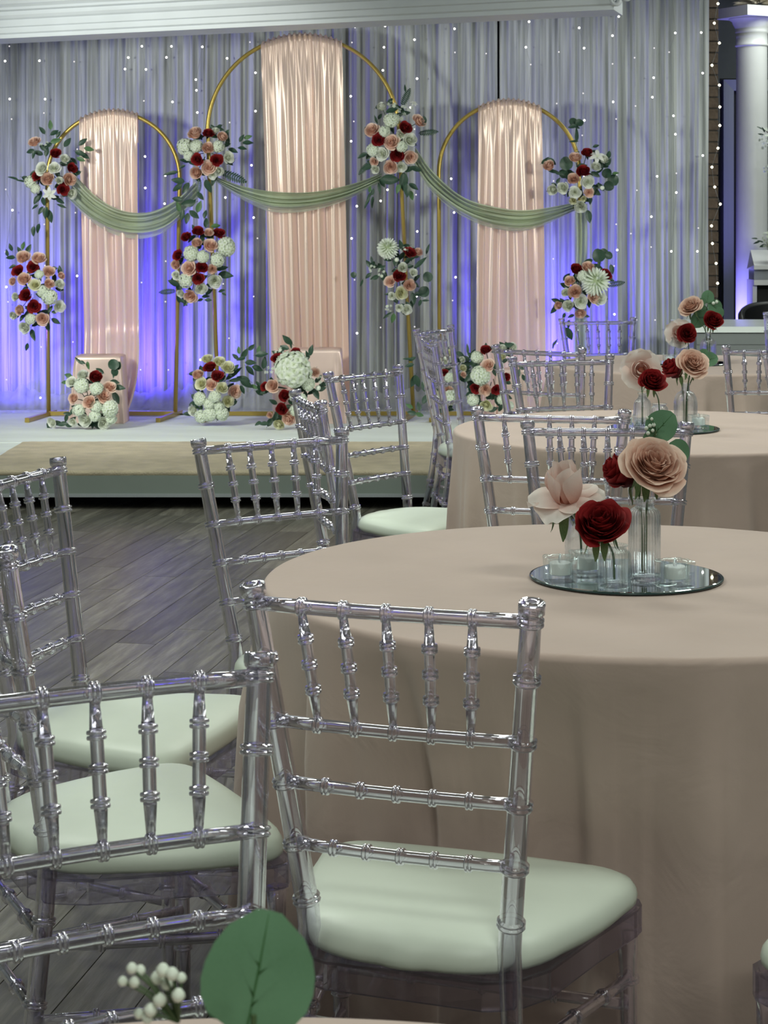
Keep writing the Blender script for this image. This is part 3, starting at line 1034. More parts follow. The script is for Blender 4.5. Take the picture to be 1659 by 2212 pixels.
def pedestal(label, px0, px1, ytop, d, seed):
    a, b = P3(px0, ytop, d), P3(px1, ytop, d)
    c = (a + b) / 2; w = (b - a).x / 2; h = a.z - STAGE_Z
    org = Vector((c.x, d + w * 0.9, STAGE_Z + 0.006))
    mb = MB()
    na, rows = 96, []
    v, f = [], []
    prof = [(0.0, 1.0), (0.5, 1.0), (0.93, 1.0), (0.985, 0.985), (1.0, 0.95)] + [(1.0 + 0.06 * k / 10, 0.95 - 0.95 * k / 10) for k in range(1, 11)]
    for j, (k_, z) in enumerate(prof):
        for i in range(na):
            t_ = 2 * PI * i / na
            cc, ss = math.cos(t_), math.sin(t_); e = 2 / 9
            x = math.copysign(abs(cc) ** e, cc); y = math.copysign(abs(ss) ** e, ss)
            wave = (1 - z) * (0.13 * math.sin(6 * t_ + seed + 1.5 * math.sin(3 * t_ + seed)) + 0.06 * math.sin(15 * t_)) + 0.05 * noise.noise((x * 4, y * 4, z * 1.5 + seed)) if z < 0.95 else 0
            v.append((x * w * (k_ + wave), y * w * 0.9 * (k_ + wave), z * h + (0.006 * noise.noise((x * 3, y * 3, seed)) if k_ < 0.9 else 0)))
    for j in range(len(prof) - 1):
        for i in range(na):
            i2 = (i + 1) % na
            f.append((j * na + i, (j + 1) * na + i, (j + 1) * na + i2, j * na + i2))
    o = mb.add(v, f).build('draped_pedestal', M['ped']); o.location = org
    return tag(o, label, 'pedestal')


pedestal('satin covered block behind the left floor bouquet', 158, 262, 772, 12.02, 1)
pedestal('satin covered block behind the middle floor bouquet with large hydrangea', 640, 738, 757, 12.02, 4)
pedestal('satin covered block at the foot of the right low arch', 1072, 1136, 800, 12.02, 6)


def spline(pts, u):
    """Catmull-Rom through pixel points"""
    n = len(pts) - 1
    s = min(n - 1e-6, max(0, u * n)); i = int(s); t = s - i
    p0, p1, p2, p3 = pts[max(0, i - 1)], pts[i], pts[i + 1], pts[min(n, i + 2)]
    return tuple(0.5 * ((2 * b) + (-a + c) * t + (2 * a - 5 * b + 4 * c - d) * t * t + (-a + 3 * b - 3 * c + d) * t ** 3) for a, b, c, d in zip(p0, p1, p2, p3))


def swag(label, up, lo, d, seed, tail=None):
    org = P3(*up[0], d)
    t = thing('chiffon_swag', label, 'drape', org)
    def sheet(up, lo, nf, amp, y0, e0, e1):
        mb = MB()
        def fn(u, v):
            a, b = spline(up, u), spline(lo, u)
            env = math.sin(PI * min(1, max(0, e0 + (1 - e0 - e1) * u))) ** 0.5 if e0 else 1
            k = v + 0.035 * math.sin(2 * PI * nf * v + seed + u * 2.0)
            px, py = a[0] + (b[0] - a[0]) * k, a[1] + (b[1] - a[1]) * k
            y = d + y0 + amp * math.sin(2 * PI * nf * v + seed + 2.2 * u) + 0.3 * amp * math.sin(2 * PI * nf * 2.3 * v + u * 3)
            p = P3(px, py, d); p.y = y
            return p - org
        mb.grid(fn, 64, 48)
        return mb
    sheet(up, lo, 3.5, 0.026, 0, 0, 0).build('folded_cloth', M['sage'], t)
    lo2 = [(x, y + 9 * math.sin(PI * k / (len(lo) - 1)) + 2) for k, (x, y) in enumerate(lo)]
    up2 = [((a[0] + b[0]) / 2, (a[1] + b[1]) / 2) for a, b in zip(up, lo)] if len(up) == len(lo) else lo
    sheet(up2, lo2, 2.2, 0.014, 0.035, 0, 0).build('sheer_edge', M['sage_sheer'], t)
    if tail:
        sheet(*tail, 2.5, 0.018, 0.0, 0, 0).build('hanging_tail', M['sage'], t)
    return t


swag('sage green chiffon swag across the left low arch', [(168, 383), (208, 424), (262, 453), (322, 456), (380, 430), (422, 392)],
     [(142, 424), (195, 470), (250, 497), (312, 504), (368, 484), (432, 420)], 12.40, 0.4)
swag('sage green chiffon swag across the tall middle arch', [(468, 382), (530, 403), (600, 414), (680, 414), (760, 398), (826, 374)],
     [(466, 391), (522, 424), (585, 447), (660, 447), (742, 428), (822, 392)], 12.38, 2.0)
swag('sage green chiffon swag from the middle arch to the right low arch', [(897, 318), (936, 372), (996, 424), (1062, 447), (1140, 455), (1242, 438)],
     [(893, 350), (930, 404), (996, 455), (1070, 484), (1150, 488), (1246, 452)], 12.38, 3.4,
     ([(1243, 440), (1246, 520), (1243, 620), (1241, 720), (1242, 860)], [(1268, 440), (1268, 520), (1267, 620), (1268, 720), (1270, 860)]))

# ------------------------------------------------------------------ flowers: shared meshes
def rose_mesh(name, m, n=22, seed=1, res=(5, 5), spread=1.0, height=0.62, wave=0.03, curl=1.0, split=False):
    """whole bloom as one mesh, or with split=True the heart mesh and a mesh for each petal"""
    rr = random.Random(seed)
    mb = MB(); petals = []
    for i in range(n):
        t = (i + 0.5) / n
        phi = i * 2.39996 + rr.uniform(-0.2, 0.2)
        rho = (0.09 + 0.80 * t ** 0.8) * (1 + (spread - 1) * t)
        top = height - 0.55 * t ** 1.6 * height * 1.4
        hw = 1.75 - 1.0 * t
        cu = (0.03 + 0.24 * t ** 1.5) * curl
        sd = rr.uniform(0, 50)
        def fn(u, v, t=t, phi=phi, rho=rho, top=top, hw=hw, cu=cu, sd=sd):
            uu = 2 * u - 1
            w = hw * (0.42 + 0.58 * min(1, v * 1.5) ** 0.7)
            if v > 0.72:
                w *= math.sqrt(max(0.12, 1 - ((v - 0.72) / 0.28) ** 2 * 0.62))
            a = phi + uu * w
            r = rho * (math.sin(min(1, v * 1.05) * PI / 2) ** 0.75) * (0.80 + 0.20 * v)
            r += cu * max(0, v - 0.55) ** 2 * 4.5 * (1 - 0.25 * uu * uu) + 0.035 * uu * (0.4 + t)
            z = -0.55 + (top + 0.55) * v - 0.26 * cu * max(0, v - 0.6) ** 2 * 9 - 0.10 * uu * uu * v * v
            wv = wave * v * v * (noise.noise((a * 1.6, v * 2, sd)) * 2)
            return (r * math.cos(a) + wv, r * math.sin(a) + wv, z + wv)
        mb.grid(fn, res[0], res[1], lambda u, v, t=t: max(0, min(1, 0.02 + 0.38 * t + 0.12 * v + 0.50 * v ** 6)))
        if split:
            petals.append(mb.mesh('petal', m, True, True)); mb = MB()
    # heart filling
    mb.lathe([(0, -0.56), (0.30, -0.5), (0.52, -0.25), (0.50, -0.08), (0.25, 0.06), (0, 0.12)], 10)
    return (mb.mesh(name, m, True, True), petals) if split else mb.mesh(name, m, True, True)


def hydrangea_mesh(name, m, n=84, seed=3):
    rr = random.Random(seed)
    mb = MB()
    for k in range(n):
        z = 1 - 2 * (k + 0.5) / n; ph = k * 2.39996
        rad = math.sqrt(1 - z * z)
        nrm = Vector((rad * math.cos(ph), rad * math.sin(ph), z))
        q = nrm.to_track_quat('Z', 'Y')
        c = nrm * rr.uniform(0.78, 0.98); rot = rr.uniform(0, PI)
        s = rr.uniform(0.21, 0.27)
        for p in range(4):
            a = rot + p * PI / 2
            def fn(u, v, a=a):
                w = (0.12 + 0.95 * math.sin(min(1, v * 0.86 + 0.04) * PI) ** 0.8) * (2 * u - 1) * 0.62
                x, y = v, w
                zz = 0.16 * v * v - 0.16 * (2 * u - 1) ** 2 + 0.12 * math.sin(5 * v + a)
                lx, ly = x * math.cos(a) - y * math.sin(a), x * math.sin(a) + y * math.cos(a)
                return c + q @ (Vector((lx, ly, zz)) * s)
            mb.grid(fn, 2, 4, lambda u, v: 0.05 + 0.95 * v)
    mb.lathe([(0, -0.75), (0.55, -0.5), (0.75, 0), (0.55, 0.5), (0, 0.75)], 10)
    return mb.mesh(name, m, True, True)


def chrys_mesh(name, m, seed=2):
    mb = MB(); rr = random.Random(seed)
    n = 150
    for k in range(n):
        z = 1 - 1.45 * (k + 0.5) / n; ph = k * 2.39996
        rad = math.sqrt(max(0, 1 - z * z))
        nrm = Vector((rad * math.cos(ph), rad * math.sin(ph), z)).normalized()
        tan = Vector((-math.sin(ph), math.cos(ph), 0))
        outw = nrm.cross(tan) * -1                      # away from the pole, along the ball
        dr = (nrm * 0.72 + outw * (0.55 if z < 0.9 else -0.2)).normalized()
        base = nrm * 0.50
        sz = rr.uniform(0.44, 0.56)
        def fn(u, v, base=base, dr=dr, tan=tan, sz=sz, nrm=nrm):
            w = 0.085 * math.sin(PI * min(0.95, 0.15 + 0.82 * v)) ** 0.7 * (2 * u - 1)
            return base + dr * sz * v + tan * w + nrm * (0.10 * v * v + 0.05 * (2 * u - 1) ** 2)
        mb.grid(fn, 2, 3, lambda u, v: 0.05 + 0.95 * v)
    mb.lathe([(0, -0.5), (0.4, -0.4), (0.55, -0.1), (0.45, 0.3), (0, 0.5)], 10)
    return mb.mesh(name, m, True, True)


def star_mesh(name, m, petals=6, ln=1.0, wid=0.42):
    mb = MB()
    for p in range(petals):
        a = 2 * PI * p / petals
        def fn(u, v, a=a, p=p):
            w = wid * math.sin(PI * (0.08 + 0.90 * v)) ** 0.8 * (2 * u - 1) * 0.6
            z = 0.45 * v - 0.55 * v * v + 0.10 * (p % 2) + 0.06 * (2 * u - 1) ** 2
            return (v * ln * math.cos(a) - w * math.sin(a), v * ln * math.sin(a) + w * math.cos(a), z)
        mb.grid(fn, 2, 4, lambda u, v: 0.25 + 0.75 * v)
    mb.lathe([(0, -0.2), (0.12, -0.1), (0.10, 0.12), (0, 0.2)], 8)
    return mb.mesh(name, m, True, True)


def cluster_mesh(name, m, seed=4):
    """sprig of small five-petalled blossoms"""
    rr = random.Random(seed); mb = MB()
    for k in range(9):
        c = Vector((rr.uniform(-.8, .8), rr.uniform(-.8, .8), rr.uniform(-.2, .5)))
        q = Vector((c.x * 0.8, c.y * 0.8, 1)).to_track_quat('Z', 'Y')
        for p in range(5):
            a = 2 * PI * p / 5 + k
            def fn(u, v, a=a):
                w = 0.34 * math.sin(PI * (0.1 + 0.85 * v)) * (2 * u - 1) * 0.6
                return c + q @ (Vector((v * math.cos(a) - w * math.sin(a), v * math.sin(a) + w * math.cos(a), 0.2 * v)) * 0.40)
            mb.grid(fn, 2, 2, lambda u, v: 0.2 + 0.8 * v)
    return mb.mesh(name, m, True, True)


def bud_mesh(name, m):
    return MB().lathe([(0, -1), (0.6, -0.75), (0.95, -0.2), (0.9, 0.3), (0.5, 0.8), (0, 1.05)], 10).mesh(name, m)


def leaf_mesh(name, m, kind='ovate'):
    """unit leaf along +Y from the origin, front face +Z"""
    mb = MB()
    if kind == 'fern':
        for k in range(11):
            v0 = 0.10 + 0.085 * k
            ln = 0.19 * math.sin(PI * (0.22 + 0.72 * k / 10)) ** 0.8
            for s in (-1, 1):
                def fn(u, v, s=s, v0=v0, ln=ln):
                    w = 0.035 * math.sin(PI * (0.1 + 0.88 * v)) * (2 * u - 1) * 1.2
                    return (s * v * ln, v0 + 0.5 * v * ln + w, 0.03 * v - 0.06 * v * v)
                mb.grid(fn, 2, 3)
        mb.tube([(0, 0, 0), (0, 0.5, 0.01), (0, 1.0, -0.02)], 0.010, 5)
        return mb.mesh(name, m)
    wd = {'ovate': 0.25, 'round': 0.50, 'slim': 0.14}[kind]
    def fn(u, v):
        uu = 2 * u - 1
        if kind == 'round':
            w = wd * math.sqrt(max(0, 1 - (2 * (v * 0.97 + 0.015) - 1) ** 2)) * (1.06 - 0.16 * v)
        else:
            w = wd * math.sin(PI * min(1, 0.03 + v * 0.97) ** 0.80) ** 0.85
        return (uu * w, v, 0.16 * abs(uu) * w * 1.6 - 0.16 * v * v + 0.02 * math.sin(9 * v) * uu)
    mb.grid(fn, 4, 7, lambda u, v: 0.55 + 0.1 * math.sin(7 * v))
    if kind == 'round':
        for s_, v0, v1 in ((1, 0.22, 0.58), (-1, 0.30, 0.66), (1, 0.48, 0.76), (-1, 0.55, 0.8)):
            mb.tube([(0, v0, 0.003 - 0.16 * v0 * v0), (s_ * 0.13, (v0 + v1) / 2, 0.012 - 0.16 * ((v0 + v1) / 2) ** 2), (s_ * 0.27, v1, 0.030 - 0.16 * v1 * v1)], [0.009, 0.007, 0.003], 4)
    mb.tube([(0, -0.18, 0.0), (0, 0.0, 0.0), (0, 0.5, -0.036), (0, 0.8, -0.100), (0, 0.97, -0.150)], [0.014, 0.014, 0.012, 0.007, 0.003], 5)
    return mb.mesh(name, m, True, kind == 'round')


FL = {}
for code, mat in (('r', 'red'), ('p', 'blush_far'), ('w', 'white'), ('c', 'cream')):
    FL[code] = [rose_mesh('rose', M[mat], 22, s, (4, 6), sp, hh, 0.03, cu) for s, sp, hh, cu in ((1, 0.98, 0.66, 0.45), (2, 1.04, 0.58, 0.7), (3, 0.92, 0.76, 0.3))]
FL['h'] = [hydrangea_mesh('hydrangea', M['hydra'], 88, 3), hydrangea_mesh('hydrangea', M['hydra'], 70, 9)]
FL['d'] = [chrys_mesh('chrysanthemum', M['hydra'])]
FL['y'] = [star_mesh('lily', M['white'])]
FL['s'] = [cluster_mesh('blossom_sprig', M['hydra'], 4), cluster_mesh('blossom_sprig', M['hydra'], 6)]
FL['b'] = [bud_mesh('flower_bud', M['bud_white'])]
FNAME = {'r': 'rose', 'p': 'rose', 'w': 'rose', 'c': 'rose', 'h': 'hydrangea', 'd': 'chrysanthemum', 'y': 'lily', 's': 'blossom_sprig', 'b': 'flower_bud'}
FLAB = {'r': 'dark red rose', 'p': 'blush pink rose', 'w': 'white rose', 'c': 'cream rose', 'h': 'white hydrangea head', 'd': 'white chrysanthemum', 'y': 'white lily', 's': 'sprig of tiny white blossoms', 'b': 'round white bud'}
LF = {'o': leaf_mesh('leaf', M['leaf']), 'l': leaf_mesh('leaf', M['leaf_light']), 'f': leaf_mesh('fern_frond', M['leaf'], 'fern'), 's': leaf_mesh('leaf', M['leaf'], 'slim'), 'e': leaf_mesh('leaf', M['leaf'], 'round'), 'big': leaf_mesh('leaf', M['euca'], 'round')}


def leaf_matrix(base, direc, normal, length):
    y = direc.normalized(); z = (normal - y * normal.dot(y)).normalized(); x = y.cross(z)
    m = Matrix((x, y, z)).transposed().to_4x4()
    return Matrix.Translation(base) @ m @ Matrix.Scale(length, 4)


def bouquet(name, label, flowers, leaves, d, seed, ground=False, cat='flowers', bulge=0.09, core=True):
    """flowers: (code, px, py, diameter px); leaves: (px, py, image angle, length px[, kind]); pixels of the photograph at distance d"""
    rr = random.Random(seed)
    s = d / F
    cx = sum(f[1] for f in flowers) / len(flowers); cy = sum(f[2] for f in flowers) / len(flowers)
    rx = max(abs(f[1] - cx) for f in flowers) + 8; ry = max(abs(f[2] - cy) for f in flowers) + 8
    org = P3(cx, cy, d)
    if ground: org.z = STAGE_Z + 0.008
    t = thing(name, label, cat, org)
    for k, (c, px, py, dia) in enumerate(flowers):
        ex, ey = (px - cx) / rx, (py - cy) / ry
        rad = dia * s / 2 * 1.06
        dep = d - bulge * max(0, 1 - 0.8 * (ex * ex + ey * ey)) + rr.uniform(-0.01, 0.01)
        p = P3(px, py, dep)
        if ground: p.z = max(p.z, STAGE_Z + 0.008 + rad * 0.75)
        fac = Vector((0.75 * ex + rr.uniform(-.25, .25), -1, 0.30 - 0.75 * ey + rr.uniform(-.25, .25))).normalized()
        o = link(FNAME[c], rr.choice(FL[c]), t)
        o.matrix_local = Matrix.Translation(p - org) @ (fac.to_track_quat('Z', 'Y').to_matrix() @ Matrix.Rotation(rr.uniform(0, 6.28), 3, 'Z')).to_4x4() @ Matrix.Scale(rad, 4)
        o['label'] = FLAB[c]
    for lf in leaves:
        px, py, an, ln = lf[:4]; kd = lf[4] if len(lf) > 4 else 'o'
        a = math.radians(an)
        dr = Vector((math.cos(a), rr.uniform(-0.35, 0.25), math.sin(a))).normalized()
        nm = Vector((rr.uniform(-.5, .5), -1, rr.uniform(-.1, .7)))
        dep = d + 0.015 - rr.uniform(0, 0.05)
        length = ln * s * 1.12
        p = P3(px, py, dep) - dr * length * 0.5
        if ground: p.z = max(p.z, STAGE_Z + 0.02)
        o = link('fern_frond' if kd == 'f' else 'leaf', LF[kd], t)
        o.matrix_local = leaf_matrix(p - org, dr, nm, length)
        if kd == 'l': o['label'] = 'bright green leaf'
    if core:                                     # packed greenery between the blooms
        mb = MB()
        src = LF['o']
        vv = [tuple(v.co) for v in src.vertices]; ff = [tuple(p.vertices) for p in src.polygons]
        for k in range(34):
            f_ = rr.choice(flowers)
            px, py = f_[1] + rr.uniform(-13, 13), f_[2] + rr.uniform(-13, 13)
            a = rr.uniform(0, 2 * PI)
            dr = Vector((math.cos(a), rr.uniform(-.3, .3), math.sin(a))).normalized()
            p = P3(px, py, d + rr.uniform(-0.03, 0.05)) - dr * 0.03
            if ground: p.z = max(p.z, STAGE_Z + 0.04)
            mb.add(vv, ff, mat=leaf_matrix(p - org, dr, Vector((rr.uniform(-.5, .5), -1, rr.uniform(-.4, .6))), 22 * s))
        # stems gathering to the middle
        for k in range(9):
            f_ = rr.choice(flowers)
            p = P3(f_[1], f_[2], d) - org
            c_ = P3(cx, cy, d + 0.05) - org
            mb.tube([c_ + (p - c_) * 0.2, c_ + (p - c_) * 0.6 + Vector((0, 0.02, 0)), p], 0.0025, 4)
        g = mb.build('greenery', M['leaf'], t); g['kind'] = 'stuff'
    return t


bouquet('bouquet', 'flower spray at the upper left leg of the left arch, trailing ivy below', [
    ('p', 74, 307, 30), ('r', 120, 332, 27), ('w', 140, 343, 23), ('r', 155, 363, 26), ('w', 90, 364, 31), ('w', 117, 363, 27), ('r', 79, 380, 24),
    ('p', 103, 387, 36), ('p', 150, 388, 35), ('r', 137, 409, 28), ('h', 67, 393, 28), ('y', 107, 418, 32), ('w', 154, 418, 28), ('h', 77, 408, 22), ('s', 95, 312, 18), ('w', 128, 390, 20)],
    [(91, 281, 125, 18), (109, 269, 90, 19, 'l'), (118, 286, 35, 19), (121, 304, 15, 21, 'l'), (146, 307, 55, 22), (179, 306, 40, 21), (193, 322, -10, 20, 'l'), (174, 331, -20, 22), (184, 337, -30, 20), (175, 344, -20, 18, 'l'),
     (160, 348, -40, 18), (65, 327, 200, 18), (82, 330, 160, 20), (101, 327, 80, 20), (72, 335, 250, 16), (85, 424, 250, 22), (78, 432, 240, 20), (94, 436, 280, 18), (130, 434, -40, 20), (134, 445, -20, 20, 's'), (75, 447, 210, 14),
     (98, 460, 260, 24), (108, 468, 280, 26), (88, 455, 240, 18), (82, 494, 250, 20), (72, 500, 265, 20), (28, 384, 160, 20, 's'), (44, 390, 165, 18, 's'), (126, 290, 60, 16), (92, 318, 140, 20)], 12.36, 1)
bouquet('bouquet', 'flower spray halfway down the left leg of the left arch, lit blue', [
    ('p', 51, 556, 35), ('p', 84, 558, 33), ('r', 71, 576, 28), ('r', 39, 585, 28), ('p', 106, 587, 29), ('p', 132, 596, 20), ('p', 27, 608, 21), ('p', 52, 603, 33), ('c', 75, 615, 28), ('p', 106, 613, 26), ('w', 129, 614, 25),
    ('h', 92, 629, 25), ('h', 107, 642, 35), ('r', 55, 638, 31), ('r', 73, 662, 30), ('w', 34, 641, 22), ('w', 128, 662, 28), ('p', 43, 670, 27), ('w', 29, 681, 22), ('p', 92, 689, 32), ('w', 54, 708, 31), ('h', 66, 689, 25), ('h', 85, 593, 20)],
    [(23, 534, 110, 16), (42, 541, 115, 17), (50, 530, 85, 18, 'l'), (62, 537, 60, 20), (15, 546, 100, 14), (22, 556, 175, 20), (26, 576, 200, 15), (98, 673, 160, 18), (121, 694, -30, 20), (75, 701, 200, 18), (103, 706, -70, 20), (71, 724, -75, 24), (58, 750, 260, 16), (47, 687, 240, 16), (109, 667, 60, 16), (119, 674, 0, 14)], 12.36, 2)
bouquet('bouquet', 'flower spray on the upper left of the tall middle arch with leaves trailing beneath', [
    ('p', 422, 289, 37), ('r', 451, 288, 27), ('p', 480, 296, 29), ('h', 400, 317, 36), ('h', 425, 316, 28), ('p', 449, 320, 32), ('h', 471, 317, 27), ('r', 426, 345, 28), ('r', 469, 346, 28), ('w', 494, 340, 27), ('p', 450, 362, 33), ('p', 424, 373, 34), ('w', 473, 370, 25), ('w', 459, 378, 21), ('h', 408, 336, 24), ('w', 466, 283, 20)],
    [(522, 298, 60, 17), (536, 296, 15, 17, 'l'), (536, 308, 5, 22), (524, 320, -5, 18), (504, 325, -20, 20), (490, 313, 30, 18), (398, 347, 160, 18), (393, 360, 200, 14), (384, 390, 170, 26), (382, 406, 210, 24), (401, 406, 240, 24), (382, 430, 170, 22), (406, 439, 190, 30), (417, 438, 60, 18), (430, 446, 70, 24, 'l'), (433, 424, -50, 20),
     (420, 464, -40, 24), (394, 463, 80, 22), (404, 472, 260, 22), (385, 446, 100, 20, 'l'), (443, 462, 80, 18), (450, 403, -70, 28), (447, 480, 90, 16), (467, 488, 10, 18, 'l'), (430, 402, -95, 30, 'f'), (505, 382, -22, 54, 'f'), (368, 374, 190, 30, 's')], 12.34, 3)
bouquet('bouquet', 'full flower spray where left and middle arch legs meet, dark red roses on top', [
    ('r', 402, 512, 26), ('r', 428, 500, 28), ('p', 451, 503, 23), ('r', 473, 504, 28), ('p', 425, 525, 27), ('p', 455, 530, 33), ('h', 488, 534, 42), ('h', 413, 548, 34), ('h', 438, 555, 28), ('h', 469, 562, 32), ('r', 384, 551, 26), ('p', 380, 572, 26), ('p', 408, 580, 35), ('r', 436, 577, 29), ('p', 459, 581, 25), ('r', 428, 602, 27),
    ('h', 402, 606, 33), ('w', 464, 607, 34), ('w', 434, 623, 31), ('p', 412, 640, 33), ('w', 380, 595, 21), ('w', 391, 634, 21)],
    [(419, 493, 110, 16), (466, 487, 15, 18, 'l'), (445, 481, 90, 20), (482, 579, 20, 22), (488, 594, -5, 30), (375, 611, 150, 24), (362, 630, 185, 34, 'f'), (385, 619, 110, 20), (386, 643, 100, 20), (395, 651, -30, 14), (452, 630, 40, 18), (445, 640, 10, 16), (479, 628, 20, 14), (484, 635, -30, 10), (450, 648, 0, 14), (432, 648, 200, 12)], 12.34, 4)
bouquet('bouquet', 'largest flower spray, at the upper right of the tall middle arch', [
    ('w', 825, 231, 27), ('s', 849, 226, 22), ('s', 879, 234, 22), ('y', 894, 224, 18), ('s', 863, 248, 24), ('h', 846, 260, 33), ('p', 906, 262, 34), ('r', 875, 276, 33), ('p', 803, 281, 34), ('r', 818, 302, 31), ('p', 846, 307, 36), ('w', 886, 302, 34), ('h', 806, 324, 29), ('w', 826, 333, 31), ('r', 858, 334, 35), ('p', 887, 340, 31), ('p', 844, 361, 34), ('w', 866, 361, 25), ('w', 811, 366, 22), ('p', 808, 350, 21), ('w', 866, 290, 23), ('h', 868, 317, 25), ('h', 831, 284, 25)],
    [(877, 210, 65, 40, 'f'), (925, 286, 5, 40, 'f'), (821, 251, 60, 14), (812, 258, 110, 18, 's'), (847, 238, 20, 24), (844, 276, 120, 24, 's'), (782, 336, 200, 22), (797, 336, 60, 18), (787, 363, 230, 34, 'f'), (793, 361, 200, 24), (884, 365, 20, 24), (899, 365, -10, 26), (844, 388, 0, 40), (872, 393, -90, 36), (860, 408, -110, 20, 'l'), (894, 403, -30, 22), (889, 423, -80, 20, 'l'),
     (879, 412, -90, 26), (826, 395, -60, 20), (820, 408, -80, 24, 's'), (799, 408, 80, 14, 'l'), (805, 414, 70, 14), (797, 424, 240, 20, 's'), (792, 439, 240, 24, 's'), (804, 438, 260, 24, 's'), (875, 190, 95, 16, 's')], 12.34, 5)
bouquet('bouquet', 'leafy flower spray halfway down the right leg of the tall middle arch', [
    ('d', 838, 537, 42), ('s', 856, 542, 20), ('b', 857, 561, 10), ('p', 903, 545, 24), ('r', 886, 546, 29), ('s', 877, 539, 14), ('r', 862, 596, 31), ('p', 843, 608, 27), ('p', 884, 616, 32), ('c', 867, 633, 32), ('w', 870, 578, 26), ('w', 893, 589, 21), ('s', 822, 590, 18), ('s', 803, 580, 16), ('w', 862, 665, 18), ('w', 879, 669, 24), ('s', 839, 665, 16), ('w', 847, 640, 18)],
    [(866, 529, 100, 22), (837, 561, 170, 16), (924, 537, 75, 22, 's'), (908, 567, 45, 34, 's'), (886, 575, 10, 16), (924, 598, 100, 20, 'e'), (916, 630, 60, 22, 'e'), (905, 634, 20, 20), (920, 649, 5, 16, 's'), (907, 655, 250, 14), (893, 645, -80, 24), (809, 600, 200, 18), (795, 596, 220, 16), (781, 612, 250, 16, 's'), (764, 594, 270, 12, 'e'), (825, 578, 30, 16), (828, 601, -60, 18), (803, 563, 100, 18, 'f'), (837, 635, 180, 12), (836, 682, 215, 22, 's'), (849, 688, 260, 20, 'l'), (870, 660, 0, 16), (889, 659, -90, 18), (868, 552, 60, 20)], 12.36, 6)
bouquet('bouquet', 'flower spray at the upper right of the right arch with round eucalyptus leaves', [
    ('r', 1268, 330, 27), ('p', 1242, 341, 31), ('y', 1289, 339, 36), ('w', 1304, 345, 25), ('r', 1260, 370, 33), ('p', 1239, 387, 31), ('w', 1287, 361, 27), ('p', 1186, 359, 32), ('w', 1194, 410, 29), ('w', 1216, 406, 29), ('w', 1242, 416, 27), ('p', 1272, 416, 23), ('w', 1254, 446, 32), ('c', 1261, 429, 15), ('w', 1270, 393, 29), ('c', 1238, 433, 21), ('b', 1301, 406, 10)],
    [(1238, 263, 150, 16, 'e'), (1252, 265, 30, 16, 'e'), (1236, 273, 190, 18), (1247, 275, -10, 14), (1223, 353, 100, 26, 'e'), (1217, 375, 150, 18, 'e'), (1229, 377, 20, 20, 'e'), (1239, 305, 180, 18, 's'), (1288, 315, 20, 14), (1315, 350, 60, 18), (1304, 357, 200, 20), (1311, 374, 70, 20, 'e'), (1325, 389, -70, 22, 'e'), (1315, 402, -20, 20, 'e'), (1288, 415, -30, 24), (1287, 377, -30, 20), (1276, 383, -60, 20),
     (1206, 390, 60, 14), (1197, 398, 150, 12), (1272, 468, -80, 26), (1275, 433, -80, 20), (1330, 374, 10, 14, 'l'), (1228, 419, 250, 14), (1246, 290, 85, 30, 's'), (1200, 371, 150, 24, 's')], 12.34, 7)
bouquet('bouquet', 'flower spray low on the right arch with a big white chrysanthemum', [
    ('r', 1244, 582, 31), ('r', 1310, 593, 28), ('p', 1270, 577, 31), ('d', 1286, 610, 56), ('h', 1259, 597, 25), ('p', 1231, 607, 27), ('p', 1242, 630, 36), ('w', 1222, 632, 23), ('w', 1228, 661, 31), ('w', 1254, 652, 31), ('p', 1207, 660, 23), ('p', 1283, 642, 31), ('p', 1253, 676, 29), ('w', 1294, 645, 34)],
    [(1293, 552, 110, 26, 'e'), (1305, 546, 20, 18, 'e'), (1315, 552, -15, 16, 'e'), (1277, 578, 20, 16), (1292, 578, -25, 24), (1247, 602, 250, 16), (1263, 630, -70, 18), (1272, 655, -80, 20), (1218, 683, 250, 14), (1233, 683, 200, 14), (1268, 683, 0, 14), (1228, 701, 260, 18), (1230, 722, -60, 30), (1199, 740, 60, 18, 's'), (1195, 747, 260, 14, 's'), (1330, 613, 10, 36, 'f'), (1294, 566, 85, 22, 's')], 12.34, 8)
bouquet('floor_bouquet', 'flower mound on the stage floor before the left pedestal, one white rose trailing left', [
    ('w', 179, 811, 29), ('r', 206, 814, 33), ('w', 154, 825, 25), ('h', 176, 833, 34), ('p', 237, 836, 29), ('p', 224, 855, 36), ('p', 159, 861, 27), ('p', 193, 869, 33), ('h', 209, 840, 29), ('h', 208, 879, 27), ('h', 237, 883, 37), ('h', 170, 886, 27), ('w', 184, 907, 34), ('w', 224, 914, 33), ('w', 112, 912, 25), ('h', 240, 905, 24), ('w', 157, 912, 20), ('h', 205, 898, 26)],
    [(215, 801, 150, 20), (245, 787, 100, 22, 'e'), (255, 790, 70, 16, 'e'), (248, 804, 250, 16, 'e'), (258, 837, -5, 24), (251, 860, -60, 26), (236, 873, 210, 18), (147, 811, 170, 18, 'l'), (140, 826, 190, 16, 'l'), (169, 779, 140, 22, 's'), (179, 783, -30, 12), (190, 790, -80, 16, 'l'), (157, 887, 60, 18), (145, 894, 170, 16), (143, 904, 260, 16), (134, 916, 190, 20), (122, 914, 150, 16), (151, 919, 0, 16), (176, 916, 180, 20), (201, 916, 250, 20), (212, 920, -40, 24), (222, 896, 30, 22), (193, 918, 210, 16), (248, 800, 80, 30, 's')], 11.72, 9, True)
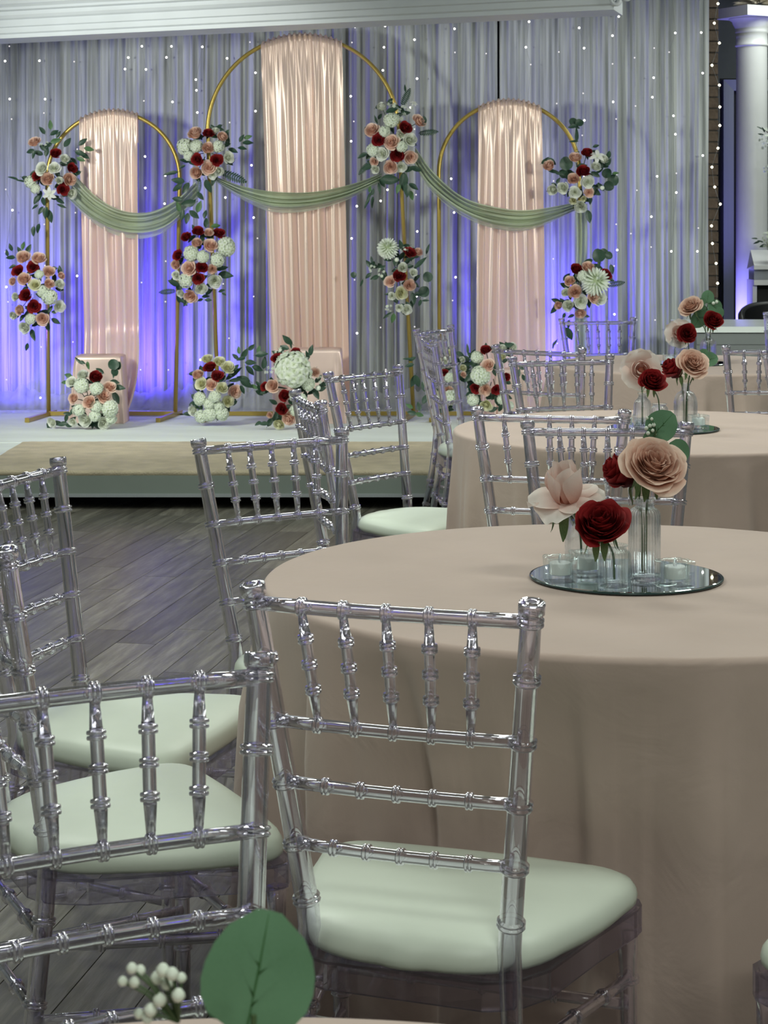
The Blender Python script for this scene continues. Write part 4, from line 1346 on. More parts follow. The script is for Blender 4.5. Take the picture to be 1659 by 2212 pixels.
bouquet('floor_bouquet', 'cream rose mound at the foot of the middle arch, leafy branch reaching right', [
    ('c', 448, 776, 27), ('r', 454, 794, 31), ('r', 469, 812, 28), ('c', 474, 781, 27), ('c', 492, 794, 31), ('p', 428, 810, 29), ('c', 435, 829, 29), ('p', 457, 831, 29), ('c', 479, 838, 29), ('p', 507, 845, 31), ('c', 493, 867, 29), ('h', 432, 861, 29), ('h', 451, 872, 26), ('w', 417, 887, 27), ('h', 453, 895, 31), ('h', 479, 893, 31), ('h', 434, 899, 29), ('h', 464, 857, 27), ('h', 474, 878, 25)],
    [(508, 770, 140, 16), (516, 756, 95, 15, 'l'), (529, 763, 55, 22), (544, 750, 40, 18), (520, 775, 190, 18), (542, 783, 0, 22), (541, 801, -45, 24), (525, 819, 160, 28), (533, 829, -30, 28), (509, 794, 50, 18), (524, 842, -60, 18), (565, 765, 10, 26), (557, 796, -20, 24), (571, 783, 80, 24), (550, 836, -30, 16, 'l'), (561, 849, -30, 18), (421, 868, 110, 14), (413, 872, 220, 12), (433, 885, 250, 18), (559, 754, 70, 16, 'l'), (505, 806, 40, 40, 's'), (512, 820, 10, 30, 's')], 11.90, 10, True)
bouquet('floor_bouquet', 'floor flower arrangement with one very large white hydrangea, before the middle pedestal', [
    ('r', 600, 774, 29), ('r', 639, 760, 23), ('h', 633, 798, 80), ('r', 572, 835, 21), ('p', 589, 834, 33), ('r', 615, 855, 31), ('r', 609, 884, 31), ('p', 624, 904, 35), ('p', 583, 897, 17), ('c', 603, 916, 30), ('h', 666, 830, 29), ('b', 687, 838, 12), ('s', 694, 819, 20), ('p', 681, 804, 23), ('s', 583, 802, 20), ('h', 635, 855, 25), ('h', 639, 887, 27), ('s', 603, 756, 20), ('h', 650, 862, 26), ('w', 655, 900, 26)],
    [(620, 734, 140, 26), (628, 743, -80, 20, 's'), (614, 750, 160, 20), (652, 768, -50, 18, 'l'), (672, 756, 80, 22), (664, 767, 100, 18), (595, 790, -90, 14), (683, 851, -60, 24), (696, 840, 20, 18), (650, 840, 0, 30), (673, 847, 200, 20), (590, 868, 150, 18), (631, 870, -30, 18), (595, 901, 250, 20), (584, 910, 60, 22), (569, 915, 180, 18), (557, 915, 210, 14), (605, 906, 30, 20), (558, 830, 120, 16)], 11.66, 11, True)
bouquet('floor_bouquet', 'small floor bouquet half hidden behind the edge-on chairs by the stage corner', [
    ('r', 960, 805, 19), ('c', 973, 762, 23), ('p', 968, 842, 23), ('c', 1000, 795, 19), ('p', 1001, 809, 15), ('h', 975, 858, 35), ('c', 938, 851, 25), ('h', 973, 817, 25), ('c', 945, 880, 25), ('w', 998, 777, 17), ('w', 960, 780, 22), ('h', 955, 868, 28)],
    [(893, 824, 250, 26), (901, 824, -70, 26), (880, 775, 175, 18, 's'), (884, 789, 190, 18), (891, 775, 30, 16), (884, 877, 150, 16, 'l'), (905, 877, 100, 20), (889, 892, 170, 20), (907, 896, -20, 18, 'l'), (957, 770, 90, 14), (1015, 814, 230, 24), (970, 884, 0, 20), (920, 860, 60, 24), (915, 835, 110, 20)], 12.0, 12, True)
bouquet('floor_bouquet', 'floor bouquet at the foot of the right arch, single dark red rose standing on top', [
    ('r', 1049, 756, 26), ('h', 1031, 772, 27), ('p', 1054, 789, 29), ('h', 1038, 812, 42), ('r', 1027, 839, 23), ('p', 1049, 842, 29), ('r', 1072, 842, 23), ('r', 1093, 814, 22), ('c', 1083, 770, 23), ('w', 1080, 788, 17), ('h', 1022, 863, 27), ('c', 1050, 875, 31), ('h', 1100, 876, 20), ('w', 1108, 749, 22), ('w', 1086, 752, 20), ('h', 1085, 862, 24)],
    [(1010, 753, 95, 20, 's'), (1017, 768, -40, 16), (1022, 788, -60, 18), (1013, 816, 220, 24), (1068, 805, -60, 16), (1075, 868, -60, 24), (1059, 858, 10, 18), (1034, 866, -90, 18), (1066, 884, 20, 20), (1104, 765, 20, 16), (1127, 795, -30, 14), (1132, 817, -60, 16), (1082, 880, 60, 18), (1120, 806, 80, 18)], 11.8, 13, True)

# ------------------------------------------------------------------ centrepieces: mirror plates, bottles, candles, single stems
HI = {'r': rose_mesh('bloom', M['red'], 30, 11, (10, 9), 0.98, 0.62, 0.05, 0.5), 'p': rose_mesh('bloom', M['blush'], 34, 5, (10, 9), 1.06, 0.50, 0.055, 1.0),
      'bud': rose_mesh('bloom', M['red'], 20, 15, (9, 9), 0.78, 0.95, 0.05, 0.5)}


def pale_rose_mesh(seed, opened, split=False):
    """pale pink rose: tall wrapped bud over a skirt of wide open outer petals"""
    rr = random.Random(seed); mb = MB(); petals = []
    for i in range(7):
        t = i / 6; phi = i * 2.3 + 0.4
        rho = 0.26 + 0.36 * t; top = 0.98 - 0.30 * t + 0.08 * (i % 2)
        def fn(u, v, t=t, phi=phi, rho=rho, top=top, sd=i * 7.7):
            uu = 2 * u - 1
            w = 1.25 * (0.45 + 0.55 * v ** 0.6) * (math.sqrt(max(0.06, 1 - max(0, (v - 0.6) / 0.4) ** 2 * 0.92)))
            a = phi + uu * w
            r = rho * math.sin(min(1, 0.15 + v) * PI / 2) ** 0.55 * (1.10 - 0.30 * v * v) + 0.5 * max(0, v - 0.7) ** 1.5 * t
            wv = 0.05 * v * noise.noise((a * 1.4, v * 2, sd))
            return (r * math.cos(a) + wv, r * math.sin(a) + wv, -0.25 + (top + 0.25) * v + wv)
        mb.grid(fn, 10, 10, lambda u, v: 0.15 + 0.6 * v)
        if split:
            petals.append(mb.mesh('petal', M['pale'], True, True)); mb = MB()
    for i in range(6):
        phi = i * 2 * PI / 6 + rr.uniform(-.15, .15)
        lift = rr.uniform(-0.12, 0.16) + opened
        def fn(u, v, phi=phi, lift=lift, sd=i * 3.3):
            uu = 2 * u - 1
            w = 0.72 * math.sin(PI * min(0.93, 0.12 + 0.84 * v)) ** 0.6 * uu
            r = 0.12 + 0.98 * v
            z = -0.22 + (lift + 0.30) * v - 0.42 * v * v + 0.16 * uu * uu * v + 0.10 * noise.noise((u * 2.2, v * 2.4, sd)) * v
            z += 0.22 * max(0, v - 0.75) * math.sin(uu * 4 + sd)
            return (r * math.cos(phi) - w * math.sin(phi), r * math.sin(phi) + w * math.cos(phi), z)
        mb.grid(fn, 10, 10, lambda u, v: 0.35 + 0.65 * v)
        if split:
            petals.append(mb.mesh('petal', M['pale'], True, True)); mb = MB()
    mb.lathe([(0, -0.42), (0.16, -0.36), (0.20, -0.22), (0.15, 0.1), (0, 0.3)], 10)
    me = mb.mesh('bloom', M['pale'], True, True)
    return (me, petals) if split else me


HI['pale'] = pale_rose_mesh(3, 0.0)
HI['open'] = pale_rose_mesh(8, 0.45)
HS = {'r': rose_mesh('bloom', M['red'], 30, 11, (10, 9), 0.98, 0.62, 0.05, 0.5, True), 'p': rose_mesh('bloom', M['blush'], 34, 5, (10, 9), 1.06, 0.50, 0.055, 1.0, True),
      'bud': rose_mesh('bloom', M['red'], 20, 15, (9, 9), 0.78, 0.95, 0.05, 0.5, True), 'pale': pale_rose_mesh(3, 0.0, True)}


def sepal_mesh():
    mb = MB()
    def fn(u, v):
        w = 0.17 * math.sin(PI * min(0.97, 0.10 + 0.88 * v)) ** 0.9 * (2 * u - 1)
        return (w, v, 0.10 * math.sin(v * 5) - 0.10 * v * v + 0.25 * abs(2 * u - 1) * abs(w))
    mb.grid(fn, 4, 8)
    return mb.mesh('sepal', M['sepal'])


SEP = sepal_mesh()


def flower(label, kind, px, py, d, rad, facing, foot, seed, group=None, sepals=5, spin=None):
    """one stem: bloom, sepals, stem running down into its bottle; foot = bottle inside bottom (world)"""
    rr = random.Random(seed)
    c = P3(px, py, d); fac = Vector(facing).normalized()
    t = thing('rose', label, 'flower', foot, 0, group)
    org = Vector(foot)
    rot = fac.to_track_quat('Z', 'Y').to_matrix()
    near_ = group == 'roses on the front table'
    o = link('bloom', HS[kind][0] if near_ else HI[kind], t)
    if near_:
        for pm in HS[kind][1]:
            link('petal', pm, o)
    o.matrix_local = Matrix.Translation(c - org) @ (rot @ Matrix.Rotation(spin if spin is not None else rr.uniform(0, 6.28), 3, 'Z')).to_4x4() @ Matrix.Scale(rad, 4)
    under = c - fac * rad * 0.52
    for k in range(sepals):
        a = 2 * PI * k / sepals + rr.uniform(-.3, .3)
        side = rot @ Vector((math.cos(a), math.sin(a), 0))
        dr = (side * 0.8 + Vector((0, 0, -0.9)) + fac * 0.1).normalized()
        s = link('sepal', SEP, t)
        s.matrix_local = leaf_matrix(under - org + side * rad * 0.10, dr, side + fac * 0.4, rad * rr.uniform(0.65, 0.9))
    mid = (under + org) / 2 + Vector((rr.uniform(-.01, .01), 0, 0)); mid.x = under.x * 0.45 + org.x * 0.55
    neck = Vector((org.x + (under.x - org.x) * 0.10, org.y + (under.y - org.y) * 0.1, org.z + (under.z - org.z) * 0.55))
    pts = [org, neck, under * 0.6 + neck * 0.4 + Vector((0, 0, 0.004)), under + fac * 0.004]
    crv = [Vector(spline([tuple(p - org) for p in pts], k / 14)) for k in range(15)]
    MB().tube(crv, 0.0024, 6).build('stem', M['stem'], t)
    return t


def bottle(label, name, x, y, z, prof_out, wall, mat, nrib=0, rib=0.0, group=None, rot=0):
    t = thing(name, label, 'vase' if name != 'votive_holder' else 'candle holder', (x, y, z), rot, group)
    inner = [(max(0.002, r - wall), zz) for r, zz in prof_out if zz > 0.009]
    base_z = 0.008
    prof = [(0, 0)] + prof_out + [(inner[-1][0], prof_out[-1][1] - 0.001)] + list(reversed(inner[:-1])) + [(max(0.002, prof_out[2][0] - wall), base_z), (0, base_z - 0.001)]
    mb = MB().lathe(prof, max(28, nrib * 4) if nrib else 28, None, rib, nrib)
    mb.build('glass_body', mat, t)
    return t


TALL = [(0.027, 0.0), (0.029, 0.003), (0.029, 0.010), (0.029, 0.060), (0.029, 0.118), (0.0275, 0.125), (0.022, 0.130), (0.0162, 0.134), (0.0152, 0.141), (0.0165, 0.1445), (0.0215, 0.147), (0.0215, 0.150)]
SHOULDER = [(0.029, 0.0), (0.031, 0.003), (0.031, 0.010), (0.031, 0.045), (0.029, 0.090), (0.0245, 0.102), (0.016, 0.112), (0.013, 0.118), (0.013, 0.124), (0.0165, 0.127), (0.0165, 0.131)]
SHORT = [(0.027, 0.0), (0.0288, 0.003), (0.0288, 0.010), (0.0288, 0.040), (0.0288, 0.058), (0.026, 0.063), (0.022, 0.066), (0.0205, 0.069), (0.024, 0.072), (0.0245, 0.0745)]
ROUND = [(0.036, 0.0), (0.038, 0.003), (0.038, 0.010), (0.038, 0.070), (0.0375, 0.085), (0.034, 0.100), (0.026, 0.111), (0.015, 0.117), (0.0125, 0.124), (0.0125, 0.134), (0.0165, 0.138), (0.0165, 0.142)]


def mirror_plate(label, x, y, r=0.177):
    t = thing('mirror_plate', label, 'mirror', (x, y, ZT + 0.0022))
    MB().lathe([(0, 0), (r - 0.002, 0), (r, 0.0016), (r, 0.0030), (r - 0.004, 0.0046), (0, 0.0046)], 96).build('mirror_glass', M['mirror'], t, False)
    MB().lathe([(r - 0.0005, -0.0004), (r + 0.0012, 0.0006), (r + 0.0012, 0.0034), (r - 0.001, 0.0040)], 96).build('dark_edge', M['green_edge'], t)
    return t


M['green_edge'] = simple('dark_green_glass_edge', (0.02, 0.05, 0.05), 0.2)


def votive(x, y, z, rot, label, group, cand):
    """square pressed-glass holder with a tealight inside (the tealight is its own thing)"""
    t = thing('votive_holder', label, 'candle holder', (x, y, z), rot, group)
    w, h = 0.0285, 0.045
    def sq(rw, zz, n=40, e=7.0, scal=0.0):
        out = []
        for k in range(n):
            a = 2 * PI * k / n
            c, s = math.cos(a), math.sin(a); q = 2 / e
            out.append((math.copysign(abs(c) ** q, c) * rw, math.copysign(abs(s) ** q, s) * rw, zz + scal * math.cos(a * 12)))
        return out
    loops = [sq(w * 0.94, 0), sq(w, 0.003), sq(w * 0.97, 0.012), sq(w, h - 0.008), sq(w * 1.03, h - 0.003, scal=0.0012), sq(w * 0.98, h, scal=0.0012), sq(w * 0.84, h, 40, 4), sq(0.0215, h - 0.004, 40, 2), sq(0.0210, 0.013, 40, 2)]
    v, f, n = [], [], 40
    for lp in loops: v += lp
    for j in range(len(loops) - 1):
        for k in range(n):
            k2 = (k + 1) % n
            f.append((j * n + k, j * n + k2, (j + 1) * n + k2, (j + 1) * n + k))
    f.append(tuple(reversed(range(n)))); f.append(tuple((len(loops) - 1) * n + k for k in range(n)))
    MB().add(v, f).build('glass_body', M['green_glass'], t)
    c = thing('tealight', cand, 'candle', (x, y, z + 0.0135), 0, 'small white tealights')
    MB().lathe([(0, 0), (0.0188, 0), (0.0190, 0.001), (0.0190, 0.020), (0.0178, 0.022), (0.0165, 0.0205), (0, 0.020)], 24).build('wax_body', M['candle'], c)
    MB().lathe([(0, 0.020), (0.0030, 0.0212), (0.0042, 0.026), (0.0026, 0.033), (0, 0.038)], 10).build('flame_tip', M['glass'], c)
    return t


def sprig(label, foot, stem_px, leaves, d, buds=(), group=None, bud_px=(3.4, 5), fork=None):
    """eucalyptus stem: stem pixels (px, py), leaves (px, py, angle, length px), buds (px, py)"""
    t = thing('eucalyptus_sprig', label, 'foliage', foot, 0, group)
    org = Vector(foot)
    pts = [tuple(org - org)] + [tuple(P3(px, py, d) - org) for px, py in stem_px]
    MB().tube([Vector(spline(pts, k / 16)) for k in range(17)], 0.0019, 6).build('stem', M['stem'], t)
    rr = random.Random(int(foot[0] * 1000) % 97)
    s = d / F
    for px, py, an, ln in leaves:
        a = math.radians(an); dr = Vector((math.cos(a), rr.uniform(-.15, .15), math.sin(a))).normalized()
        length = ln * s
        o = link('leaf', LF['big'], t)
        o.matrix_local = leaf_matrix(P3(px, py, d) - dr * length * 0.5 - org, dr, Vector((rr.uniform(-.35, .35), -1, rr.uniform(0, .5))), length)
    for px, py in buds:
        p = P3(px, py, d + rr.uniform(-0.01, 0.01)) - org
        b = link('flower_bud', FL['b'][0], t); b.matrix_local = Matrix.Translation(p) @ Matrix.Scale(rr.uniform(*bud_px) * s, 4)
        b['label'] = 'tiny white bud'
        q = P3(*(fork or stem_px[-1]), d) - org
        MB().tube([q + (p - q) * 0.02 + Vector((0, 0.004, 0)), q + (p - q) * 0.6 + Vector((0, 0.003, 0.002)), p], 0.0008, 4).build('twig', M['stem'], t)
    return t


ZP = ZT + 0.0068          # top of a mirror plate
def on(px, d):
    return (px - CX) / F * d

# front table
mirror_plate('round mirror plate on the front table under the rose bottles', 0.447, 3.613)
bottle('tall ribbed clear glass bottle holding the blush rose, front table', 'glass_bottle', on(1392, 3.56), 3.56, ZP, TALL, 0.0028, M['glass'], 26, 0.022, 'rose bottles on the front table')
bottle('clear shouldered glass bottle holding the pale pink rose, front table', 'glass_bottle', on(1256, 3.68), 3.68, ZP, SHOULDER, 0.003, M['glass'], 10, 0.02, 'rose bottles on the front table')
bottle('short ribbed greenish glass bottle under the front dark red rose', 'glass_bottle', on(1327, 3.50), 3.50, ZP, SHORT, 0.003, M['green_glass'], 26, 0.022, 'rose bottles on the front table')
votive(on(1210, 3.545), 3.545, ZP, 0.10, 'square glass votive holder at the left edge of the front mirror', 'votive holders on the front table', 'white tealight inside the left votive on the front table')
votive(on(1458, 3.505), 3.505, ZP, 0.42, 'square glass votive holder at the right side of the front mirror', 'votive holders on the front table', 'white tealight inside the right votive on the front table')
votive(on(1268, 3.60), 3.60, ZP, 0.25, 'square glass votive holder between the two left bottles on the front mirror', 'votive holders on the front table', 'white tealight behind the short bottle on the front table')
flower('pale pink rose with wide open outer petals, front table', 'pale', 1222, 1068, 3.66, 0.066, (-0.16, -0.30, 1), (on(1256, 3.68), 3.68, ZP + 0.012), 1, 'roses on the front table', 4, 0.5)
flower('dark red rose drooping forward over the short bottle, front table', 'r', 1298, 1133, 3.47, 0.055, (-0.10, -0.66, 0.75), (on(1327, 3.50), 3.50, ZP + 0.012), 2, 'roses on the front table', 6)
flower('dark red rose seen from its side behind the blush rose, front table', 'bud', 1350, 1024, 3.60, 0.046, (-0.95, -0.15, 0.55), (on(1388, 3.56), 3.565, ZP + 0.012), 3, 'roses on the front table', 5)
flower('large blush rose on the tall ribbed bottle, front table', 'p', 1413, 1004, 3.53, 0.058, (0.12, -0.72, 0.72), (on(1394, 3.56), 3.56, ZP + 0.012), 4, 'roses on the front table', 6)
sprig('round eucalyptus leaves rising behind the blush rose, front table', (on(1396, 3.565), 3.57, ZP + 0.014), [(1398, 1080), (1404, 1000), (1412, 950), (1418, 930)],
      [(1430, 919, 50, 70), (1405, 946, 215, 34), (1466, 975, -30, 52)], 3.60, [(1398, 903), (1402, 910), (1408, 905), (1404, 920), (1412, 918), (1410, 930), (1400, 936), (1416, 938), (1396, 925)])
# second table
mirror_plate('round mirror plate under the roses on the second table', 0.891, 6.244)
bottle('slim ribbed bottle at the left of the second table mirror', 'glass_bottle', on(1388, 6.22), 6.22, ZP, [(r * .95, z * .86) for r, z in SHOULDER], 0.003, M['glass'], 22, 0.02, 'rose bottles on the second table')
bottle('short bottle beside the slim ribbed bottle on the second table', 'glass_bottle', on(1424, 6.30), 6.30, ZP, [(r, z * .95) for r, z in SHORT], 0.003, M['glass'], 22, 0.02, 'rose bottles on the second table')
bottle('round shouldered bottle with crossed stems under the blush rose, second table', 'glass_bottle', on(1481, 6.24), 6.24, ZP, ROUND, 0.003, M['glass'], 0, 0, 'rose bottles on the second table')
votive(on(1509, 6.19), 6.19, ZP, 0.2, 'square votive holder at the right end of the second table mirror', 'votive holders on the second table', 'white tealight on the right of the second table')
votive(on(1352, 6.20), 6.20, ZP, 0.1, 'square votive holder at the left end of the second table mirror', 'votive holders on the second table', 'white tealight on the left of the second table')
flower('pale pink open rose with coral heart, second table', 'open', 1385, 800, 6.30, 0.062, (-0.1, -1, 0.15), (on(1388, 6.22), 6.225, ZP + 0.012), 5, 'roses on the second table', 3)
flower('dark red rose in front of the pale pink rose, second table', 'r', 1409, 823, 6.16, 0.048, (0.05, -0.75, 0.65), (on(1424, 6.30), 6.295, ZP + 0.012), 6, 'roses on the second table', 5)
flower('dark red rose seen from its side, left of the second table blush rose', 'bud', 1457, 800, 6.25, 0.047, (-0.75, -0.25, 0.65), (on(1478, 6.24), 6.245, ZP + 0.012), 7, 'roses on the second table', 4)
flower('blush rose over the round shouldered bottle, second table', 'p', 1497, 784, 6.18, 0.050, (0.15, -0.80, 0.62), (on(1484, 6.24), 6.24, ZP + 0.012), 8, 'roses on the second table', 5)
sprig('small eucalyptus sprig right of the blush rose, second table', (on(1482, 6.24), 6.25, ZP + 0.014), [(1484, 850), (1500, 810), (1522, 785)], [(1534, 776, 20, 34), (1520, 765, 60, 24)], 6.24)
# far table
mirror_plate('round mirror plate under the roses on the farthest table', 1.446, 9.189)
bottle('clear bottle on the left of the farthest table mirror', 'glass_bottle', on(1457, 9.18), 9.18, ZP, [(r, z * .9) for r, z in SHOULDER], 0.003, M['glass'], 18, 0.02, 'rose bottles on the farthest table')
bottle('short bottle in the middle of the farthest table mirror', 'glass_bottle', on(1488, 9.10), 9.10, ZP, SHORT, 0.003, M['glass'], 18, 0.02, 'rose bottles on the farthest table')
bottle('round shouldered bottle on the right of the farthest table mirror', 'glass_bottle', on(1530, 9.17), 9.17, ZP, ROUND, 0.003, M['glass'], 0, 0, 'rose bottles on the farthest table')
votive(on(1447, 9.09), 9.09, ZP, 0.2, 'square votive holder on the farthest table', None, 'white tealight on the farthest table')
flower('blush rose standing highest, farthest table', 'p', 1491, 661, 9.20, 0.056, (-0.55, -0.6, 0.75), (on(1528, 9.17), 9.17, ZP + 0.012), 9, 'roses on the farthest table', 4)
flower('dark red rose on the right, farthest table', 'r', 1540, 692, 9.14, 0.054, (0.1, -0.8, 0.6), (on(1532, 9.17), 9.168, ZP + 0.012), 10, 'roses on the farthest table', 5)
flower('dark red rose before the pale rose, farthest table', 'r', 1484, 720, 9.06, 0.052, (0.1, -1, 0.25), (on(1488, 9.10), 9.10, ZP + 0.012), 11, 'roses on the farthest table', 4)
flower('pale pink open rose partly hidden on the left, farthest table', 'open', 1469, 722, 9.20, 0.064, (-0.3, -1, 0.3), (on(1457, 9.18), 9.18, ZP + 0.012), 12, 'roses on the farthest table', 3)
sprig('dark round eucalyptus leaves behind the roses, farthest table', (on(1530, 9.17), 9.18, ZP + 0.014), [(1528, 740), (1522, 690), (1530, 655)],
      [(1529, 641, 85, 28), (1545, 664, -30, 34), (1516, 672, 200, 28), (1508, 692, 240, 34), (1516, 652, 160, 18), (1552, 676, -60, 26)], 9.21, [(1535, 650), (1541, 655), (1548, 652)])
# sprig of the nearest table, out of focus at the bottom edge
bottle('clear bottle just below the frame holding the big leaf', 'glass_bottle', -0.080, 1.13, ZT + 0.0022, [(r, z * 0.9) for r, z in TALL], 0.0028, M['glass'], 26, 0.022)
sprig('big blurred eucalyptus leaf and white buds at the bottom edge', (-0.080, 1.13, ZT + 0.014), [(540, 2330), (548, 2220), (548, 2190)],
      [(558, 2104, 78, 252), (470, 2168, 130, 60)], 1.15, [(265, 2120), (285, 2092), (303, 2096), (290, 2122), (340, 2112), (352, 2096), (372, 2104), (392, 2112), (360, 2126), (300, 2190), (325, 2182), (318, 2200), (385, 2150), (345, 2160)], None, (11, 16), (385, 2215))

# ------------------------------------------------------------------ right background: pillar, framed panel, column, desk, chair, mantel
pil = thing('brick_pillar', 'narrow brown brick pillar at the right edge of the curtains', 'pillar', (2.13, 13.55, 0))
px1 = unproj(1551, 0, 13.36).x - 2.13
MB().box(-0.16, px1 - 0.006, -0.185, 0.2, 0, 3.29).build('mortar_core', M['mortar'], pil, False)
brick_me = [MB().box(0.0, 0.20, -0.014, 0.02, 0.0, 0.066).mesh('brick', M['brick'], False), MB().box(0.0, 0.095, -0.014, 0.02, 0.0, 0.066).mesh('brick', M['brick'], False)]
br_r = random.Random(4)
for k in range(43):
    z = 0.004 + 0.0762 * k
    spans = ((px1 - 0.20, 0), (px1 - 0.31, 1)) if k % 2 else ((px1 - 0.095, 1), (px1 - 0.305, 0))
    for x, w in spans:
        b = link('brick', brick_me[w], pil); b.location = (x + br_r.uniform(-.002, .002), -0.185 + br_r.uniform(-.003, .003), z)

fx0, fx1 = unproj(1557, 0, 14.3).x, unproj(1740, 0, 14.3).x
ftop = unproj(0, 169, 14.3).z
fr_ = thing('framed_panel', 'tall silver grey framed dark panel behind the white column', 'panel', ((fx0 + fx1) / 2, 14.3, 0))
hw = (fx1 - fx0) / 2; bw = unproj(1584, 0, 14.3).x - unproj(1561, 0, 14.3).x
MB().box(-hw, hw, 0.02, 0.05, 0, ftop).build('dark_panel', M['black'], fr_, False)  # black margin outside the frame stands in for the frame's shadow
for sx in (-1, 1):
    m_ = MB()
    xo, xi = sx * (hw - 0.016), sx * (hw - 0.016 - bw)
    v = [(xo, 0.02, 0), (xi, 0.02, 0), (xo, -0.03, 0), (xi, -0.012, 0), (xo, 0.02, ftop - 0.012), (xi, 0.02, ftop - 0.012 - bw), (xo, -0.03, ftop - 0.012), (xi, -0.012, ftop - 0.012 - bw)]
    m_.add(v, [(0, 1, 5, 4), (2, 6, 7, 3), (0, 4, 6, 2), (1, 3, 7, 5), (4, 5, 7, 6), (0, 2, 3, 1)]).build('frame_side', M['frame_grey'], fr_, False)
zt_ = ftop - 0.012; xo = hw - 0.016; xi = xo - bw
MB().add([(-xo, 0.02, zt_), (xo, 0.02, zt_), (xi, 0.02, zt_ - bw), (-xi, 0.02, zt_ - bw), (-xo, -0.03, zt_), (xo, -0.03, zt_), (xi, -0.012, zt_ - bw), (-xi, -0.012, zt_ - bw)],
         [(0, 1, 2, 3), (4, 7, 6, 5), (0, 4, 5, 1), (3, 2, 6, 7), (0, 3, 7, 4), (1, 5, 6, 2)]).build('frame_top', M['frame_grey'], fr_, False)

ccx, ccd = unproj(1624, 0, 13.9).x, 13.9
col = thing('white_column', 'white round column with square capital, lit blue on its left side', 'column', (ccx, ccd, 0))
zc = lambda py: unproj(0, py, ccd).z
r_ = 0.112
MB().lathe([(0, 0.12), (r_ * 1.02, 0.12), (r_ * 1.0, 1.2), (r_ * 0.97, zc(100))], 40).build('shaft', M['white_paint'], col)
MB().lathe([(r_ * 0.97, zc(102)), (r_ * 1.05, zc(100)), (r_ * 1.05, zc(97)), (r_ * 0.99, zc(95)), (r_ * 0.99, zc(73)), (r_ * 1.05, zc(71)), (r_ * 1.02, zc(68)), (r_ * 1.04, zc(62)), (r_ * 1.2, zc(52)), (r_ * 1.24, zc(47)), (r_ * 1.42, zc(43)), (r_ * 1.46, zc(40)), (0, zc(40))], 40).build('capital', M['white_paint'], col)
MB().box(-0.185, 0.185, -0.185, 0.185, zc(40), zc(18), Matrix.Rotation(math.radians(28), 4, 'Z')).build('abacus', M['white_paint'], col, False)
MB().lathe([(0, 0), (r_ * 1.55, 0), (r_ * 1.55, 0.07), (r_ * 1.4, 0.09), (r_ * 1.15, 0.12), (0, 0.12)], 40).build('base', M['white_paint'], col)

gr = thing('dried_grass_ball', 'ball of dried cream grasses on top of the white column', 'flowers', (ccx + 0.05, ccd, zc(18)))
mb = MB(); rr = random.Random(2)
for k in range(420):
    a, e = rr.uniform(0, 2 * PI), rr.uniform(-0.05, 1.5)
    dr = Vector((math.cos(a) * math.cos(e), math.sin(a) * math.cos(e), math.sin(e)))
    b0 = dr * 0.03 + Vector((0, 0, 0.03)); ln = rr.uniform(0.12, 0.17)
    side = dr.cross(Vector((rr.uniform(-1, 1), rr.uniform(-1, 1), rr.uniform(-1, 1)))).normalized() * 0.009
    mb.add([b0, b0 + dr * ln * 0.6 + side, b0 + dr * ln + Vector((0, 0, -0.01)), b0 + dr * ln * 0.6 - side], [(0, 1, 2, 3)])
o = mb.build('grass_plumes', M['pampas'], gr); o['kind'] = 'stuff'

dsk = thing('desk', 'white desk with grey front before the white column, far right', 'desk', (2.62, 12.1, 0))
MB().box(-0.78, 0.78, -0.45, 0.45, 0.772, 0.807).build('desk_top', M['desk'], dsk, False)
MB().box(-0.755, 0.755, -0.425, -0.40, 0.03, 0.772).build('front_panel', M['desk_front'], dsk, False)
MB().box(-0.755, 0.755, -0.432, -0.425, 0.70, 0.765).build('front_rail', M['desk_front'], dsk, False)
for s in (-1, 1):
    MB().box(s * 0.755 - 0.012, s * 0.755 + 0.012, -0.40, 0.42, 0.0, 0.772).build('side_panel', M['desk_front'], dsk, False)

bc = thing('black_chair', 'rounded black chair back showing over the white desk', 'chair', (2.665, 13.0, 0))
mb = MB()
def shell(u, v):
    a = PI * (-0.05 + 1.10 * u)
    rx, ry = 0.30, 0.26
    top = 0.72 + 0.155 * math.sin(PI * u) ** 0.45
    z = 0.40 + (top - 0.40) * v
    fl = 1 + 0.02 * v
    return (rx * fl * math.cos(a), 0.02 + ry * fl * math.sin(a) * -1 * -1, z)
mb.grid(shell, 30, 8)
def shell2(u, v):
    p = shell(u, v); k = 0.86
    return (p[0] * k, 0.02 + (p[1] - 0.02) * k, p[2] + 0.004 * (1 if v == 1 else 0))
mb.grid(shell2, 30, 8)
def lipf(u, v):
    a, b = Vector(shell(u, 1)), Vector(shell2(u, 1))
    p = a.lerp(b, v); p.z += 0.022 * math.sin(PI * v); return p
mb.grid(lipf, 30, 4)
mb.build('backrest', M['leather'], bc)
MB().lathe([(0, 0.34), (0.25, 0.34), (0.27, 0.37), (0.27, 0.43), (0.24, 0.455), (0, 0.46)], 28).build('seat', M['leather'], bc)
MB().lathe([(0, 0.02), (0.035, 0.02), (0.03, 0.34), (0, 0.34)], 14).build('pedestal', M['black'], bc)
MB().lathe([(0, 0), (0.22, 0), (0.22, 0.012), (0.05, 0.03), (0, 0.03)], 28).build('base', M['black'], bc)

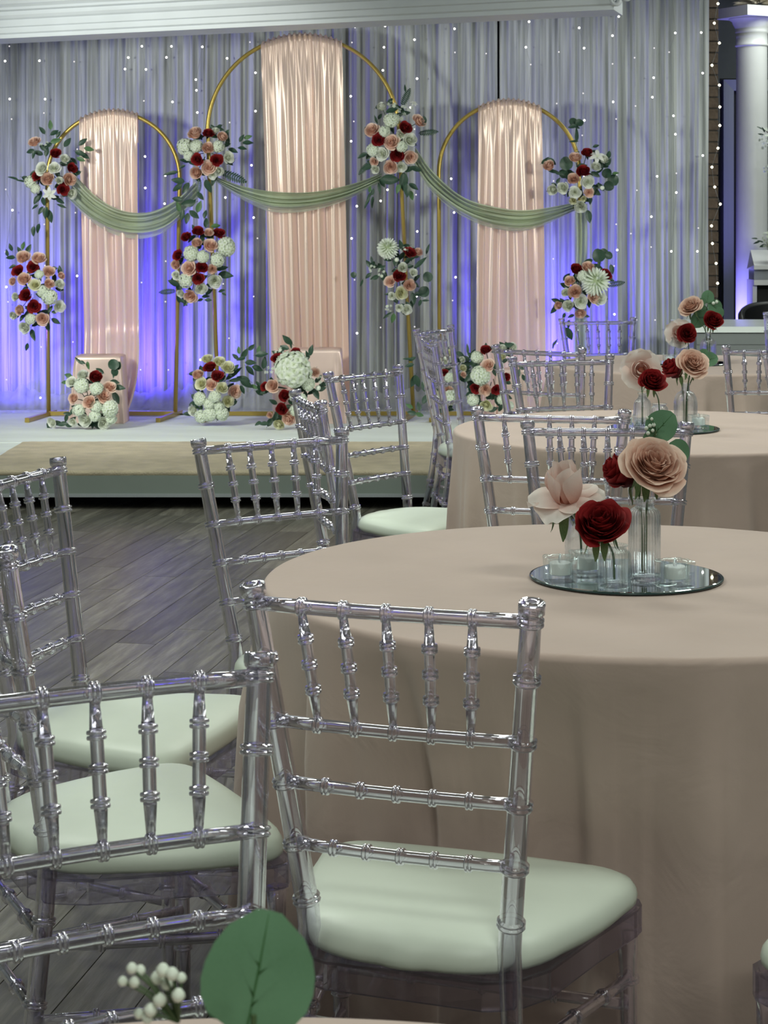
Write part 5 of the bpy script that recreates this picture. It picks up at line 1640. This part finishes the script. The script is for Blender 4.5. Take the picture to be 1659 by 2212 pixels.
mx = lambda px: unproj(px, 0, 13.45).x
mz = lambda py: unproj(0, py, 13.45).z
man = thing('mantelpiece', 'white fireplace mantel with sloping shelf at the far right edge', 'fireplace', (mx(1700), 13.6, 0))
def mbx(name, x0, x1, y0, y1, z0, z1, m):
    return MB().box(x0 - mx(1700), x1 - mx(1700), y0 - 13.6, y1 - 13.6, z0, z1).build(name, m, man, False)
a0, a1 = mx(1629) - mx(1700), mx(1780) - mx(1700)
MB().add([(a0, -0.15, mz(582)), (a1, -0.15, mz(582)), (a1, 0.12, mz(582)), (a0, 0.12, mz(582)), (a0, -0.15, mz(573)), (a1, -0.15, mz(573)), (a1, 0.12, mz(541)), (a0 + 0.025, 0.12, mz(541))],
         [(0, 3, 2, 1), (4, 5, 6, 7), (0, 1, 5, 4), (1, 2, 6, 5), (2, 3, 7, 6), (3, 0, 4, 7)]).build('mantel_shelf', M['white_paint'], man, False)
mbx('frieze', mx(1633), mx(1776), 13.52, 13.72, mz(605), mz(582), M['frame_grey'])
mbx('lower_shelf', mx(1629), mx(1780), 13.45, 13.72, mz(616), mz(605), M['white_paint'])
mbx('jamb', mx(1629), mx(1638), 13.50, 13.72, 0, mz(616), M['white_paint'])
mbx('jamb', mx(1771), mx(1780), 13.50, 13.72, 0, mz(616), M['white_paint'])
mbx('firebox', mx(1638), mx(1771), 13.60, 13.72, 0, mz(616), M['black'])
bouquet('blossom_arrangement', 'white blossoms lying on the mantel shelf at the far right edge', [('s', 1651, 512, 18), ('s', 1657, 526, 18), ('s', 1664, 508, 22), ('h', 1668, 525, 24), ('w', 1661, 531, 14)], [(1630, 515, 175, 12, 's'), (1634, 524, 200, 14, 's'), (1642, 521, 160, 12, 's'), (1648, 531, 190, 14)], 13.5, 31, False, 'flowers', 0.03, False)
bra = bouquet('blossom_branch', 'white blossom branch hanging beside the white column', [('s', 1650, 300, 20), ('s', 1656, 315, 22), ('s', 1664, 286, 26), ('s', 1668, 308, 24), ('s', 1655, 363, 18), ('s', 1664, 372, 22), ('s', 1670, 340, 24)], [(1641, 276, 150, 12, 's'), (1643, 290, 170, 12, 's'), (1649, 280, 120, 12, 's'), (1668, 330, 250, 18, 's')], 13.62, 32, False, 'flowers', 0.02, False)
p0 = unproj(1672, 541, 13.62); org = bra.location
MB().tube([p0 - org, unproj(1676, 430, 13.62) - org, unproj(1672, 350, 13.62) - org, unproj(1664, 290, 13.62) - org, unproj(1650, 280, 13.62) - org], 0.004, 6).build('branch', M['brownstem'], bra)
